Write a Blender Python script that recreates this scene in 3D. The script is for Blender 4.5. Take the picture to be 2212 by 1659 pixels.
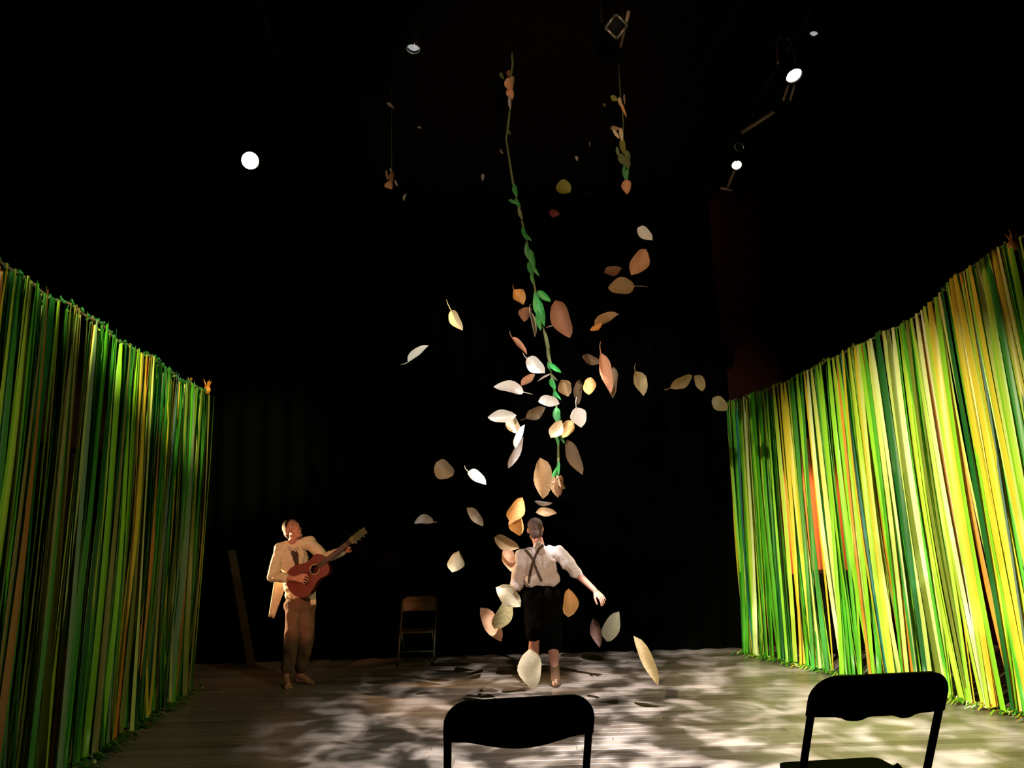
import bpy, bmesh, math, random
from mathutils import Vector, Matrix
from mathutils.bvhtree import BVHTree

for o in list(bpy.data.objects):
    bpy.data.objects.remove(o)
SC = bpy.context.scene
COL = SC.collection
random.seed(7)
V = Vector
PI = math.pi
def R(a): return math.radians(a)

# ------------------------------------------------------------------ camera
FOC, CX, CY = 1662.0, 1106.0, 829.5
PITCH, ROLL, EYE = R(10.9), R(1.7), 1.6
_r0 = V((1, 0, 0)); _u0 = V((0, -math.sin(PITCH), math.cos(PITCH))); _f = V((0, math.cos(PITCH), math.sin(PITCH)))
_r = _r0 * math.cos(ROLL) - _u0 * math.sin(ROLL)
_u = _u0 * math.cos(ROLL) + _r0 * math.sin(ROLL)
ORG = V((0, 0, EYE))
cam = bpy.data.cameras.new('camera')
cam.sensor_fit = 'HORIZONTAL'; cam.sensor_width = 36.0
cam.lens = 36.0 * FOC / 2212.0
cam.clip_start = 0.05; cam.clip_end = 100
cam_o = bpy.data.objects.new('camera', cam); COL.objects.link(cam_o)
_m = Matrix((_r, _u, -_f)).transposed().to_4x4(); _m.translation = ORG
cam_o.matrix_world = _m
SC.camera = cam_o

def ray(px, py): return _r * ((px - CX) / FOC) + _u * ((CY - py) / FOC) + _f
def atY(px, py, y):                      # point of the place at distance y up-stage
    d = ray(px, py); return ORG + d * (y / d.y)
def atZ(px, py, z=0.0):
    d = ray(px, py); return ORG + d * ((z - EYE) / d.z)
def proj(p):
    q = V(p) - ORG
    return (CX + FOC * q.dot(_r) / q.dot(_f), CY - FOC * q.dot(_u) / q.dot(_f))

# ------------------------------------------------------------------ world, exposure
w = bpy.data.worlds.new('world'); SC.world = w; w.use_nodes = True
w.node_tree.nodes['Background'].inputs[0].default_value = (0.9, 0.6, 0.45, 1)
w.node_tree.nodes['Background'].inputs[1].default_value = 0.0004
vs = SC.view_settings
vs.view_transform = 'Standard'; vs.look = 'None'; vs.exposure = 0.0; vs.gamma = 1.0; vs.use_curve_mapping = False
SC.cycles.max_bounces = 6
SC.cycles.sample_clamp_indirect = 4.0

# ------------------------------------------------------------------ stage lighting
def spot(name, loc, target, power, col, angle, blend=0.4, rad=0.05):
    l = bpy.data.lights.new(name, 'SPOT'); l.energy = power; l.color = col
    l.spot_size = R(angle); l.spot_blend = blend; l.shadow_soft_size = rad
    o = bpy.data.objects.new(name, l); COL.objects.link(o)
    o.location = loc
    o.rotation_euler = (V(target) - V(loc)).to_track_quat('-Z', 'Y').to_euler()
    return o

LAMP_L = atZ(541, 347, 5.5)
LAMP_R1 = atZ(1715, 163, 5.5)
LAMP_R2 = atZ(1591, 355, 5.5)
AIM_L = V((1.2, 6.2, 0.6)); AIM_R1 = V((-0.6, 4.6, 0.4)); AIM_R2 = V((0.7, 6.0, 0.0))

def gobo(o, scale, lo, hi, seed, stretch=(1, 1)):
    l = o.data; l.use_nodes = True; nt = l.node_tree
    em = nt.nodes['Emission']
    tc = nt.nodes.new('ShaderNodeTexCoord'); sp = nt.nodes.new('ShaderNodeSeparateXYZ')
    nt.links.new(tc.outputs['Normal'], sp.inputs[0])
    cb = nt.nodes.new('ShaderNodeCombineXYZ')
    for k in (0, 1):
        d = nt.nodes.new('ShaderNodeMath'); d.operation = 'DIVIDE'
        nt.links.new(sp.outputs[k], d.inputs[0]); nt.links.new(sp.outputs[2], d.inputs[1])
        m2 = nt.nodes.new('ShaderNodeMath'); m2.operation = 'MULTIPLY'; m2.inputs[1].default_value = stretch[k]
        nt.links.new(d.outputs[0], m2.inputs[0]); nt.links.new(m2.outputs[0], cb.inputs[k])
    cb.inputs[2].default_value = seed
    n = nt.nodes.new('ShaderNodeTexNoise'); n.inputs['Scale'].default_value = scale
    n.inputs['Detail'].default_value = 2.0; n.inputs['Distortion'].default_value = 0.35
    nt.links.new(cb.outputs[0], n.inputs['Vector'])
    r = nt.nodes.new('ShaderNodeMapRange'); r.interpolation_type = 'SMOOTHSTEP'
    r.inputs['From Min'].default_value = lo; r.inputs['From Max'].default_value = hi
    r.inputs['To Min'].default_value = 0.06; r.inputs['To Max'].default_value = 1.0
    nt.links.new(n.outputs[0], r.inputs['Value'])
    nt.links.new(r.outputs['Result'], em.inputs['Strength'])

g = spot('gobo_light', (0.9, 4.2, 6.2), (1.4, 6.7, 0.0), 9500, (0.96, 0.97, 1.0), 62, 0.9, 0.012)
gobo(g, 17.0, 0.42, 0.72, 3.3, (1.0, 1.0))
spot('front_light_for_right_ribbons', (-1.7, 1.4, 4.4), (3.75, 7.9, 0.7), 5200, (0.98, 1.0, 0.54), 37, 0.85, 0.08)
spot('front_light_for_left_ribbons', (3.0, 1.8, 5.2), (-3.4, 7.0, 1.6), 350, (1.0, 1.0, 0.6), 46, 0.8, 0.08)
def shutters(o, a0, a1, b0, b1):         # the lantern's lower and upper shutter blades
    l = o.data; l.use_nodes = True; nt = l.node_tree; em = nt.nodes['Emission']
    tc = nt.nodes.new('ShaderNodeTexCoord'); sp = nt.nodes.new('ShaderNodeSeparateXYZ'); nt.links.new(tc.outputs['Normal'], sp.inputs[0])
    d = nt.nodes.new('ShaderNodeMath'); d.operation = 'DIVIDE'; nt.links.new(sp.outputs[1], d.inputs[0]); nt.links.new(sp.outputs[2], d.inputs[1])
    outs = []
    for lo, hi, t0, t1 in ((-a1, -a0, 1, 0), (-b1, -b0, 0, 1)):
        r = nt.nodes.new('ShaderNodeMapRange'); r.interpolation_type = 'SMOOTHSTEP'
        for k, v in (('From Min', lo), ('From Max', hi), ('To Min', t0), ('To Max', t1)): r.inputs[k].default_value = v
        nt.links.new(d.outputs[0], r.inputs['Value']); outs.append(r)
    m = nt.nodes.new('ShaderNodeMath'); m.operation = 'MULTIPLY'
    nt.links.new(outs[0].outputs['Result'], m.inputs[0]); nt.links.new(outs[1].outputs['Result'], m.inputs[1]); nt.links.new(m.outputs[0], em.inputs['Strength'])
shutters(spot('side_light_on_left_ribbon_tops', (2.2, 3.4, 5.4), (-3.45, 7.0, 2.85), 3800, (1.0, 0.95, 0.42), 50, 0.4, 0.05), -0.035, 0.03, 0.13, 0.2)
spot('guitarist_front_light', (-2.9, 3.4, 2.4), (-2.35, 8.95, 1.15), 640, (1.0, 0.44, 0.24), 15, 0.5, 0.05)
spot('guitarist_side_light', (-4.1, 9.62, 1.35), (-2.5, 8.95, 1.25), 900, (1.0, 0.64, 0.34), 50, 0.4, 0.05)
spot('dancer_light', (1.2, 1.2, 3.6), (0.3, 8.5, 1.25), 800, (1.0, 0.66, 0.5), 13, 0.6, 0.05)
spot('dancer_back_light', (1.9, 10.2, 5.2), (0.35, 8.5, 1.35), 700, (1.0, 0.86, 0.7), 20, 0.6, 0.05)
spot('leaf_light_from_left', (-3.4, 1.6, 2.9), (-0.1, 7.4, 2.85), 1500, (1.0, 0.93, 0.85), 21, 0.6, 0.05)
spot('leaf_light_from_right', (3.4, 1.6, 2.9), (0.45, 7.4, 2.95), 620, (1.0, 0.5, 0.26), 25, 0.6, 0.05)
spot('high_leaf_light', (0.6, 1.6, 3.6), (0.35, 7.6, 5.2), 650, (1.0, 0.7, 0.45), 42, 0.8, 0.05)
spot('added_light_on_orange_flat', (3.3, 9.7, 2.1), (4.1, 10.85, 1.25), 170, (1.0, 0.55, 0.3), 95, 0.7, 0.1)  # added lamp, brightens the orange flat behind the curtain

# ------------------------------------------------------------------ materials
def mat(name, col, rough=0.6, var=0.12, scale=6.0, spec=0.4, bump=0.0, bscale=40.0, metal=0.0, transl=0.0, sheen=0.0, stretch=None, emit=None, estr=0.0):
    m = bpy.data.materials.new(name); m.use_nodes = True
    nt = m.node_tree; b = nt.nodes['Principled BSDF']
    b.inputs['Roughness'].default_value = rough; b.inputs['Metallic'].default_value = metal
    b.inputs['Specular IOR Level'].default_value = spec
    if sheen: b.inputs['Sheen Weight'].default_value = sheen
    tc = nt.nodes.new('ShaderNodeTexCoord'); mp = nt.nodes.new('ShaderNodeMapping')
    if stretch: mp.inputs['Scale'].default_value = stretch
    nt.links.new(tc.outputs['Object'], mp.inputs[0])
    n = nt.nodes.new('ShaderNodeTexNoise'); n.inputs['Scale'].default_value = scale; n.inputs['Detail'].default_value = 3
    nt.links.new(mp.outputs[0], n.inputs['Vector'])
    mx = nt.nodes.new('ShaderNodeMix'); mx.data_type = 'RGBA'
    mx.inputs[6].default_value = (*[max(0, c * (1 - var)) for c in col], 1)
    mx.inputs[7].default_value = (*[min(1, c * (1 + var)) for c in col], 1)
    nt.links.new(n.outputs[0], mx.inputs[0]); nt.links.new(mx.outputs[2], b.inputs['Base Color'])
    if bump:
        n2 = nt.nodes.new('ShaderNodeTexNoise'); n2.inputs['Scale'].default_value = bscale
        nt.links.new(mp.outputs[0], n2.inputs['Vector'])
        bp = nt.nodes.new('ShaderNodeBump'); bp.inputs['Strength'].default_value = bump; bp.inputs['Distance'].default_value = 0.02
        nt.links.new(n2.outputs[0], bp.inputs['Height']); nt.links.new(bp.outputs[0], b.inputs['Normal'])
    if emit:
        b.inputs['Emission Color'].default_value = (*emit, 1); b.inputs['Emission Strength'].default_value = estr
    if transl:
        t = nt.nodes.new('ShaderNodeBsdfTranslucent'); ms = nt.nodes.new('ShaderNodeMixShader')
        ms.inputs[0].default_value = transl
        nt.links.new(mx.outputs[2], t.inputs['Color'])
        nt.links.new(b.outputs[0], ms.inputs[1]); nt.links.new(t.outputs[0], ms.inputs[2])
        nt.links.new(ms.outputs[0], nt.nodes['Material Output'].inputs['Surface'])
    return m

M = {}
M['black'] = mat('black_paint', (0.006, 0.006, 0.006), 0.7, 0.2, spec=0.1)
M['drape'] = mat('black_velour', (0.0018, 0.0018, 0.0018), 0.95, 0.2, spec=0.0)
M['ceiling'] = mat('ceiling_black', (0.006, 0.005, 0.005), 0.9, 0.2, spec=0.0)
M['wall_dark'] = mat('wall_dark', (0.006, 0.003, 0.002), 0.9, 0.2, spec=0.0)
M['wall_brown'] = mat('wall_dark_maroon', (0.03, 0.009, 0.006), 0.9, 0.15, spec=0.0)
M['flat_orange'] = mat('flat_orange', (0.62, 0.17, 0.05), 0.8, 0.12, 3)
M['wood'] = [mat('floor_wood_%s' % n, c, 0.34, 0.22, 3.0, 0.5, 0.08, 30, stretch=(0.6, 9, 1)) for n, c in
             (('oak', (0.235, 0.18, 0.138)), ('walnut', (0.175, 0.13, 0.098)), ('ash', (0.28, 0.22, 0.175)), ('worn', (0.22, 0.17, 0.134)))]
M['subfloor'] = mat('subfloor', (0.05, 0.035, 0.025), 0.9, 0.2)
M['steel'] = mat('grey_steel', (0.25, 0.22, 0.2), 0.35, 0.15, metal=0.8)
M['pipe'] = mat('brown_grey_pipe', (0.30, 0.2, 0.15), 0.5, 0.2)
M['chrome'] = mat('chrome', (0.75, 0.75, 0.75), 0.15, 0.05, metal=1.0)
RIB = {}
for n, c in dict(dark_green=(0.012, 0.12, 0.022), green=(0.045, 0.26, 0.03), leaf_green=(0.09, 0.44, 0.02), lime=(0.3, 0.66, 0.03),
                 yellow_green=(0.5, 0.68, 0.06), yellow=(0.78, 0.6, 0.045), pale=(0.66, 0.72, 0.2), cream=(0.78, 0.8, 0.4),
                 olive=(0.2, 0.24, 0.035), khaki=(0.26, 0.22, 0.06), orange=(0.72, 0.25, 0.03), rust=(0.4, 0.16, 0.035),
                 teal=(0.03, 0.2, 0.19), steel_blue=(0.17, 0.28, 0.31), sage=(0.2, 0.32, 0.17), white=(0.85, 0.85, 0.62), red=(0.45, 0.035, 0.02)).items():
    RIB[n] = mat('ribbon_' + n, c, 0.38, 0.12, 5.0, 0.5, stretch=(1, 1, 0.2), transl=0.18)
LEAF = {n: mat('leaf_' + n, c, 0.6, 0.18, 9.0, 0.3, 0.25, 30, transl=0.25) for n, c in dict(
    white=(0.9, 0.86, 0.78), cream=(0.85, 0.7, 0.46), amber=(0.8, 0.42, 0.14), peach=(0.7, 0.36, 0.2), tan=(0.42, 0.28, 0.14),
    dim=(0.2, 0.14, 0.08), brown=(0.26, 0.12, 0.06), grey=(0.42, 0.36, 0.31), olive=(0.28, 0.26, 0.05), khaki=(0.3, 0.23, 0.1), dark=(0.07, 0.03, 0.02), red=(0.16, 0.02, 0.02)).items()}  # tones also hold each leaf's brightness: white for well lit, dim for poorly lit
M['vine_green'] = mat('vine_green', (0.05, 0.27, 0.06), 0.5, 0.3, 12, transl=0.2)
M['vine_bright'] = mat('vine_bright_green', (0.04, 0.42, 0.08), 0.45, 0.2, 12, transl=0.2)
M['vine_olive'] = mat('vine_olive', (0.12, 0.15, 0.05), 0.6, 0.25, 12)
M['skin'] = mat('skin', (0.56, 0.25, 0.17), 0.5, 0.1, 20, 0.4)
M['hair_dark'] = mat('hair_dark', (0.045, 0.018, 0.012), 0.6, 0.4, 60, bump=0.5, bscale=120)
M['hair_grey'] = mat('hair_greying', (0.10, 0.055, 0.045), 0.6, 0.5, 60, bump=0.5, bscale=120)
M['linen'] = mat('cream_linen', (0.72, 0.6, 0.42), 0.8, 0.1, 8, 0.2, 0.6, 14)
M['vest'] = mat('dark_waistcoat', (0.05, 0.03, 0.022), 0.8, 0.2, 12)
M['collar'] = mat('collar_cloth', (0.55, 0.45, 0.35), 0.8, 0.1)
M['trouser'] = mat('brown_trousers', (0.16, 0.09, 0.055), 0.85, 0.15, 12, 0.2, 0.5, 12)
M['shirt'] = mat('white_shirt', (0.8, 0.7, 0.64), 0.8, 0.06, 8, 0.2, 0.7, 16)
M['breeches'] = mat('black_breeches', (0.003, 0.0026, 0.0022), 0.95, 0.2, spec=0.02)
M['strap'] = mat('brown_suspenders', (0.09, 0.06, 0.04), 0.7, 0.2)
M['boot'] = mat('brown_boot', (0.16, 0.08, 0.04), 0.4, 0.3, 20)
M['guitar_top'] = mat('guitar_red_brown', (0.16, 0.02, 0.009), 0.35, 0.2, 4, 0.5, stretch=(8, 1, 1))
M['guitar_side'] = mat('guitar_side', (0.1, 0.02, 0.012), 0.35, 0.2)
M['neck'] = mat('guitar_neck', (0.06, 0.03, 0.02), 0.4, 0.2)
M['headstock'] = mat('headstock_wood', (0.45, 0.3, 0.15), 0.4, 0.2)
M['rosette'] = mat('rosette', (0.45, 0.33, 0.25), 0.4, 0.2, 60)
M['eye'] = mat('eye_white', (0.5, 0.44, 0.4), 0.3, 0.05)
M['iris'] = mat('iris_dark', (0.02, 0.012, 0.008), 0.2, 0.1)
M['chair_beige'] = mat('chair_tan', (0.13, 0.075, 0.03), 0.5, 0.2)
M['plank'] = mat('olive_brown_wood', (0.055, 0.042, 0.018), 0.8, 0.2, 8)
M['red'] = mat('red_paint', (0.6, 0.04, 0.03), 0.5, 0.15)
M['lens_cool'] = mat('lens_cool', (0.9, 0.9, 0.9), 0.2, 0.02, emit=(0.95, 0.97, 1.0), estr=14)
M['lens_warm'] = mat('lens_warm', (0.9, 0.9, 0.9), 0.2, 0.02, emit=(1.0, 0.9, 0.78), estr=16)
M['lens_dim'] = mat('lens_painted_glint', (0.4, 0.4, 0.42), 0.12, 0.05, metal=0.6, emit=(0.9, 0.95, 1.0), estr=0.35)  # unlit lens; faint emission stands in for light reflected at its rim

# ------------------------------------------------------------------ helpers
def obj(name, verts, faces, m, parent=None, smooth=True, loc=None):
    me = bpy.data.meshes.new(name); me.from_pydata([tuple(v) for v in verts], [], faces); me.update()
    if smooth: me.polygons.foreach_set('use_smooth', [True] * len(me.polygons))
    me.materials.append(m)
    o = bpy.data.objects.new(name, me); COL.objects.link(o)
    if loc is not None: o.location = loc
    if parent: o.parent = parent
    return o
def tag(o, label, cat, group=None):
    o['label'] = label; o['category'] = cat
    if group: o['group'] = group
    return o
def struct(o): o['kind'] = 'structure'; return o
def stuff(o): o['kind'] = 'stuff'; return o
def thing(name, label, cat, loc=(0, 0, 0), rz=0.0, group=None):
    o = bpy.data.objects.new(name, None); COL.objects.link(o); o.empty_display_size = 0.1
    o.location = loc; o.rotation_euler = (0, 0, rz)
    return tag(o, label, cat, group)

class MB:
    def __init__(s): s.v = []; s.f = []
    def add(s, vs, fs):
        k = len(s.v); s.v += [V(x) for x in vs]; s.f += [tuple(i + k for i in f) for f in fs]
    def box(s, lo, hi, mtx=None):
        x0, y0, z0 = lo; x1, y1, z1 = hi
        p = [V(q) for q in ((x0, y0, z0), (x1, y0, z0), (x1, y1, z0), (x0, y1, z0), (x0, y0, z1), (x1, y0, z1), (x1, y1, z1), (x0, y1, z1))]
        if mtx: p = [mtx @ q for q in p]
        s.add(p, [(0, 3, 2, 1), (4, 5, 6, 7), (0, 1, 5, 4), (1, 2, 6, 5), (2, 3, 7, 6), (3, 0, 4, 7)])
    def tube(s, pts, r, seg=8, closed=False):
        pts = [V(p) for p in pts]; n = len(pts); k0 = len(s.v)
        rr = r if isinstance(r, (list, tuple)) else [r] * n
        t0 = (pts[1] - pts[0]).normalized()
        a = t0.orthogonal().normalized()
        for i, p in enumerate(pts):
            if closed: t = (pts[(i + 1) % n] - pts[i - 1]).normalized()
            else: t = (pts[min(i + 1, n - 1)] - pts[max(i - 1, 0)]).normalized()
            a = (a - t * a.dot(t)); a = a.normalized() if a.length > 1e-6 else t.orthogonal().normalized()
            b = t.cross(a)
            for j in range(seg):
                an = 2 * PI * j / seg
                s.v.append(p + (a * math.cos(an) + b * math.sin(an)) * rr[i])
        m = n if closed else n - 1
        for i in range(m):
            for j in range(seg):
                q0 = k0 + i * seg; q1 = k0 + ((i + 1) % n) * seg
                s.f.append((q0 + j, q0 + (j + 1) % seg, q1 + (j + 1) % seg, q1 + j))
        if not closed:
            s.f.append(tuple(k0 + j for j in range(seg))[::-1])
            s.f.append(tuple(k0 + (n - 1) * seg + j for j in range(seg)))
    def lathe(s, prof, mtx=None, seg=24):      # prof: (radius, z) pairs about local z
        k0 = len(s.v); mtx = mtx or Matrix()
        for r, z in prof:
            for j in range(seg):
                a = 2 * PI * j / seg; s.v.append(mtx @ V((r * math.cos(a), r * math.sin(a), z)))
        for i in range(len(prof) - 1):
            for j in range(seg):
                s.f.append((k0 + i * seg + j, k0 + i * seg + (j + 1) % seg, k0 + (i + 1) * seg + (j + 1) % seg, k0 + (i + 1) * seg + j))
    def slab(s, outline, th, mtx=None):        # outline in local xz, thickness along y
        n = len(outline); k0 = len(s.v); mtx = mtx or Matrix()
        for y in (-th / 2, th / 2):
            for p in outline: s.v.append(mtx @ V((p[0], y + (p[2] if len(p) > 2 else 0), p[1])))
        s.f.append(tuple(k0 + i for i in range(n))); s.f.append(tuple(k0 + n + i for i in range(n))[::-1])
        for i in range(n):
            j = (i + 1) % n; s.f.append((k0 + i, k0 + n + i, k0 + n + j, k0 + j))
    def capsule(s, p, q, r1, r2, seg=14, rings=5):
        p = V(p); q = V(q); d = q - p
        t = d.normalized() if d.length > 1e-6 else V((0, 0, 1)); a = t.orthogonal().normalized(); b = t.cross(a); k0 = len(s.v)
        rows = [(p - t * r1, 0.0)]
        for i in range(1, rings + 1):
            e = PI / 2 * i / rings; rows.append((p - t * r1 * math.cos(e), r1 * math.sin(e)))
        for i in range(rings):
            e = PI / 2 * i / rings; rows.append((q + t * r2 * math.sin(e), r2 * math.cos(e)))
        rows.append((q + t * r2, 0.0))
        s.v.append(rows[0][0])
        for c, r in rows[1:-1]:
            for j in range(seg):
                an = 2 * PI * j / seg; s.v.append(c + (a * math.cos(an) + b * math.sin(an)) * r)
        s.v.append(rows[-1][0]); nr = len(rows) - 2; last = k0 + 1 + nr * seg
        for j in range(seg):
            s.f.append((k0, k0 + 1 + (j + 1) % seg, k0 + 1 + j))
            s.f.append((last, k0 + 1 + (nr - 1) * seg + j, k0 + 1 + (nr - 1) * seg + (j + 1) % seg))
        for i in range(nr - 1):
            for j in range(seg):
                x = k0 + 1 + i * seg; y = x + seg
                s.f.append((x + j, x + (j + 1) % seg, y + (j + 1) % seg, y + j))
    def chain(s, pts, rad):
        for i in range(len(pts) - 1): s.capsule(pts[i], pts[i + 1], rad[i], rad[i + 1])
    def ball(s, c, rad, rot=None, seg=18, rings=12):
        c = V(c); rot = rot or Matrix.Identity(3); k0 = len(s.v)
        if not isinstance(rad, (tuple, list)): rad = (rad,) * 3
        s.v.append(c + rot @ V((0, 0, -rad[2])))
        for i in range(1, rings):
            e = -PI / 2 + PI * i / rings
            for j in range(seg):
                a = 2 * PI * j / seg
                s.v.append(c + rot @ V((rad[0] * math.cos(e) * math.cos(a), rad[1] * math.cos(e) * math.sin(a), rad[2] * math.sin(e))))
        s.v.append(c + rot @ V((0, 0, rad[2]))); last = k0 + 1 + (rings - 1) * seg
        for j in range(seg):
            s.f.append((k0, k0 + 1 + (j + 1) % seg, k0 + 1 + j))
            s.f.append((last, k0 + 1 + (rings - 2) * seg + j, k0 + 1 + (rings - 2) * seg + (j + 1) % seg))
        for i in range(rings - 2):
            for j in range(seg):
                x = k0 + 1 + i * seg; y = x + seg
                s.f.append((x + j, x + (j + 1) % seg, y + (j + 1) % seg, y + j))
    def build(s, name, m, parent=None, smooth=True, off=None):
        vs = s.v if off is None else [v - off for v in s.v]
        return obj(name, vs, s.f, m, parent, smooth)
    def grow(s, name, m, parent, voxel, it=3, off=None):       # one continuous skin over everything collected
        o = s.build(name, m, None, True, off)
        r = o.modifiers.new('r', 'REMESH'); r.mode = 'VOXEL'; r.voxel_size = voxel; r.use_smooth_shade = True
        if it:
            k = o.modifiers.new('s', 'SMOOTH'); k.factor = 0.5; k.iterations = it
        bpy.context.view_layer.update()
        dg = bpy.context.evaluated_depsgraph_get()
        me = bpy.data.meshes.new_from_object(o.evaluated_get(dg))
        old = o.data; o.modifiers.clear(); o.data = me; me.name = name
        bpy.data.meshes.remove(old)
        if not me.materials: me.materials.append(m)
        me.polygons.foreach_set('use_smooth', [True] * len(me.polygons))
        if parent: o.parent = parent
        return o

# ------------------------------------------------------------------ the setting
XL, XR, YB, YF, ZC = -5.3, 6.2, 10.85, -1.5, 6.6
b = MB(); b.box((XL, YF, -0.3), (XR, YB, -0.021)); floor = struct(b.build('floor', M['subfloor'], smooth=False))
# floorboards: one mesh per length and wood, shared between alike boards
def plank_mesh(L, W, m):
    c = 0.0025; h = 0.02
    vs = [(0, 0, -h), (L, 0, -h), (L, W, -h), (0, W, -h), (0, 0, -c), (L, 0, -c), (L, W, -c), (0, W, -c), (c, c, 0), (L - c, c, 0), (L - c, W - c, 0), (c, W - c, 0)]
    fs = [(0, 1, 5, 4), (1, 2, 6, 5), (2, 3, 7, 6), (3, 0, 4, 7), (4, 5, 9, 8), (5, 6, 10, 9), (6, 7, 11, 10), (7, 4, 8, 11), (8, 9, 10, 11)]
    me = bpy.data.meshes.new('plank'); me.from_pydata(vs, [], fs); me.materials.append(m); return me
PW = 0.118
pl = {(L, k): plank_mesh(L - 0.003, PW - 0.003, M['wood'][k]) for L in (0.9, 2.0, 2.8, 3.7) for k in range(4)}
rnd = random.Random(3)
y = 4.35; n_pl = 0
while y + PW < YB:
    x = XL + 0.005; first = True
    while x < XR - 0.9:
        L = rnd.choice((0.9, 2.0, 2.8)) if first else rnd.choice((2.0, 2.8, 3.7)); first = False
        while x + L > XR and L > 0.9: L = {3.7: 2.8, 2.8: 2.0, 2.0: 0.9}[L]
        if x + L <= XR:
            o = bpy.data.objects.new('plank', pl[(L, rnd.randrange(4))]); COL.objects.link(o); o.location = (x, y, 0.0); o.parent = floor; n_pl += 1
        x += L
    y += PW
b = MB(); b.box((XL, YF, -0.02), (XR, 3.6, 0.30)); struct(b.build('floor_audience', M['black'], smooth=False))
b = MB(); b.box((XL, YB, 0), (XR, YB + 0.2, ZC)); struct(b.build('wall_back', M['wall_brown'], smooth=False))
b = MB(); b.box((XL - 0.2, YF, 0), (XL, YB, ZC)); struct(b.build('wall_left', M['wall_dark'], smooth=False))
b = MB(); b.box((XR, YF, 0), (XR + 0.2, YB, ZC)); struct(b.build('wall_right', M['wall_brown'], smooth=False))
b = MB(); b.box((XL, YF, ZC), (XR, YB, ZC + 0.2)); struct(b.build('ceiling', M['ceiling'], smooth=False))
b = MB(); b.box((XL, YF - 0.2, 0), (XR, YF, ZC)); struct(b.build('wall_front', M['wall_dark'], smooth=False))
xa = atY(1684, 700, YB - 0.1).x; xb = atY(1712, 700, YB - 0.1).x
b = MB(); b.box((xa, YB - 0.12, 0), (xb, YB, ZC)); struct(b.build('trim_1', M['wall_dark'], smooth=False))
b = MB(); b.box((XR - 0.25, YF, ZC - 0.5), (XR, YB, ZC)); struct(b.build('trim_2', M['wall_dark'], smooth=False))
for k, (p1, p2) in enumerate((((563, 0), (660, 370)), ((1600, 0), (1480, 200)))):
    a1 = atZ(*p1, 6.35); a2 = atZ(*p2, 6.35); d = (a2 - a1)
    t = tag(MB().build('lighting_batten', M['pipe']) if False else bpy.data.objects.new('lighting_batten', None),
            ('thin dark ceiling pipe running up left of the centre lamp', 'thin dark ceiling pipe above the stage, right of the hanging vines')[k], 'pipe', 'thin ceiling pipes')
    COL.objects.link(t)
    b = MB(); b.tube([a1 - d * 0.4, a2 + d * 0.25], 0.018, 8); b.build('pipe', M['black'], t)
    b = MB()
    for q in (0.05, 0.95): 
        c = a1 + d * q; b.tube([c, V((c.x, c.y, ZC))], 0.006, 6)
    stuff(b.build('hanger_rods', M['black'], t))

# black backdrop drape with folds
b = MB(); n = 180; x0, x1 = XL + 0.05, 2.98
for i in range(n + 1):
    x = x0 + (x1 - x0) * i / n; yy = YB - 0.12 + 0.035 * math.sin(i * 0.9) + 0.015 * math.sin(i * 0.37)
    for z in (0.005, 2.2, 4.4, 6.55): b.v.append(V((x, yy, z)))
for i in range(n):
    for k in range(3): b.f.append((i * 4 + k, i * 4 + 4 + k, i * 4 + 5 + k, i * 4 + 1 + k))
tag(b.build('backdrop_drape', M['drape']), 'black folded backdrop drape across the back of the stage', 'drape')

# ------------------------------------------------------------------ ribbon curtains
def ribbon(top, bot, nrm, tan, width, twist0, twist1, bow, tail, seed, wav=0.02, straight=None):
    rn = random.Random(seed); vs = []; rows = 12
    ph = rn.random() * 6.28; sway = rn.uniform(-1, 1) * wav
    pts = []
    for i in range(rows):
        s = i / (rows - 1.0)
        p = (top.lerp(bot, s) if straight is None else top.lerp(straight, s) + (bot - straight) * s ** 3) + nrm * (bow * math.sin(s * PI) + 0.02 * math.sin(3 * s + ph)) + tan * (sway * math.sin(s * PI))
        if i == rows - 1: p.z = 0.02
        pts.append((p, twist0 + (twist1 - twist0) * s + 0.18 * math.sin(5 * s + ph)))
    side = rn.uniform(-0.5, 0.5)
    for j, (f, z) in enumerate(((0.35, 0.008), (0.7, 0.03), (1.0, 0.009))):
        p = bot + nrm * (tail * f) + tan * (side * tail * f); p.z = z + 0.02 * rn.random() * (j == 1)
        pts.append((p, twist1))
    n = len(pts)
    for i, (p, tw) in enumerate(pts):
        dirv = (tan * math.cos(tw) + nrm * math.sin(tw)); fold = nrm * math.cos(tw) - tan * math.sin(tw)
        if i >= n - 3: fold = V((0, 0, 1)); dirv = tan
        wd = width * (0.55 if i == 0 else (1.0, 0.62, 0.4, 0.12)[max(0, i - n + 4)])
        vs += [p - dirv * wd / 2, p + fold * wd * 0.12, p + dirv * wd / 2]
    fs = []
    for i in range(n - 1):
        for k in (0, 1): fs.append((i * 3 + k, i * 3 + k + 1, i * 3 + k + 4, i * 3 + k + 3))
    return vs, fs

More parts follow.
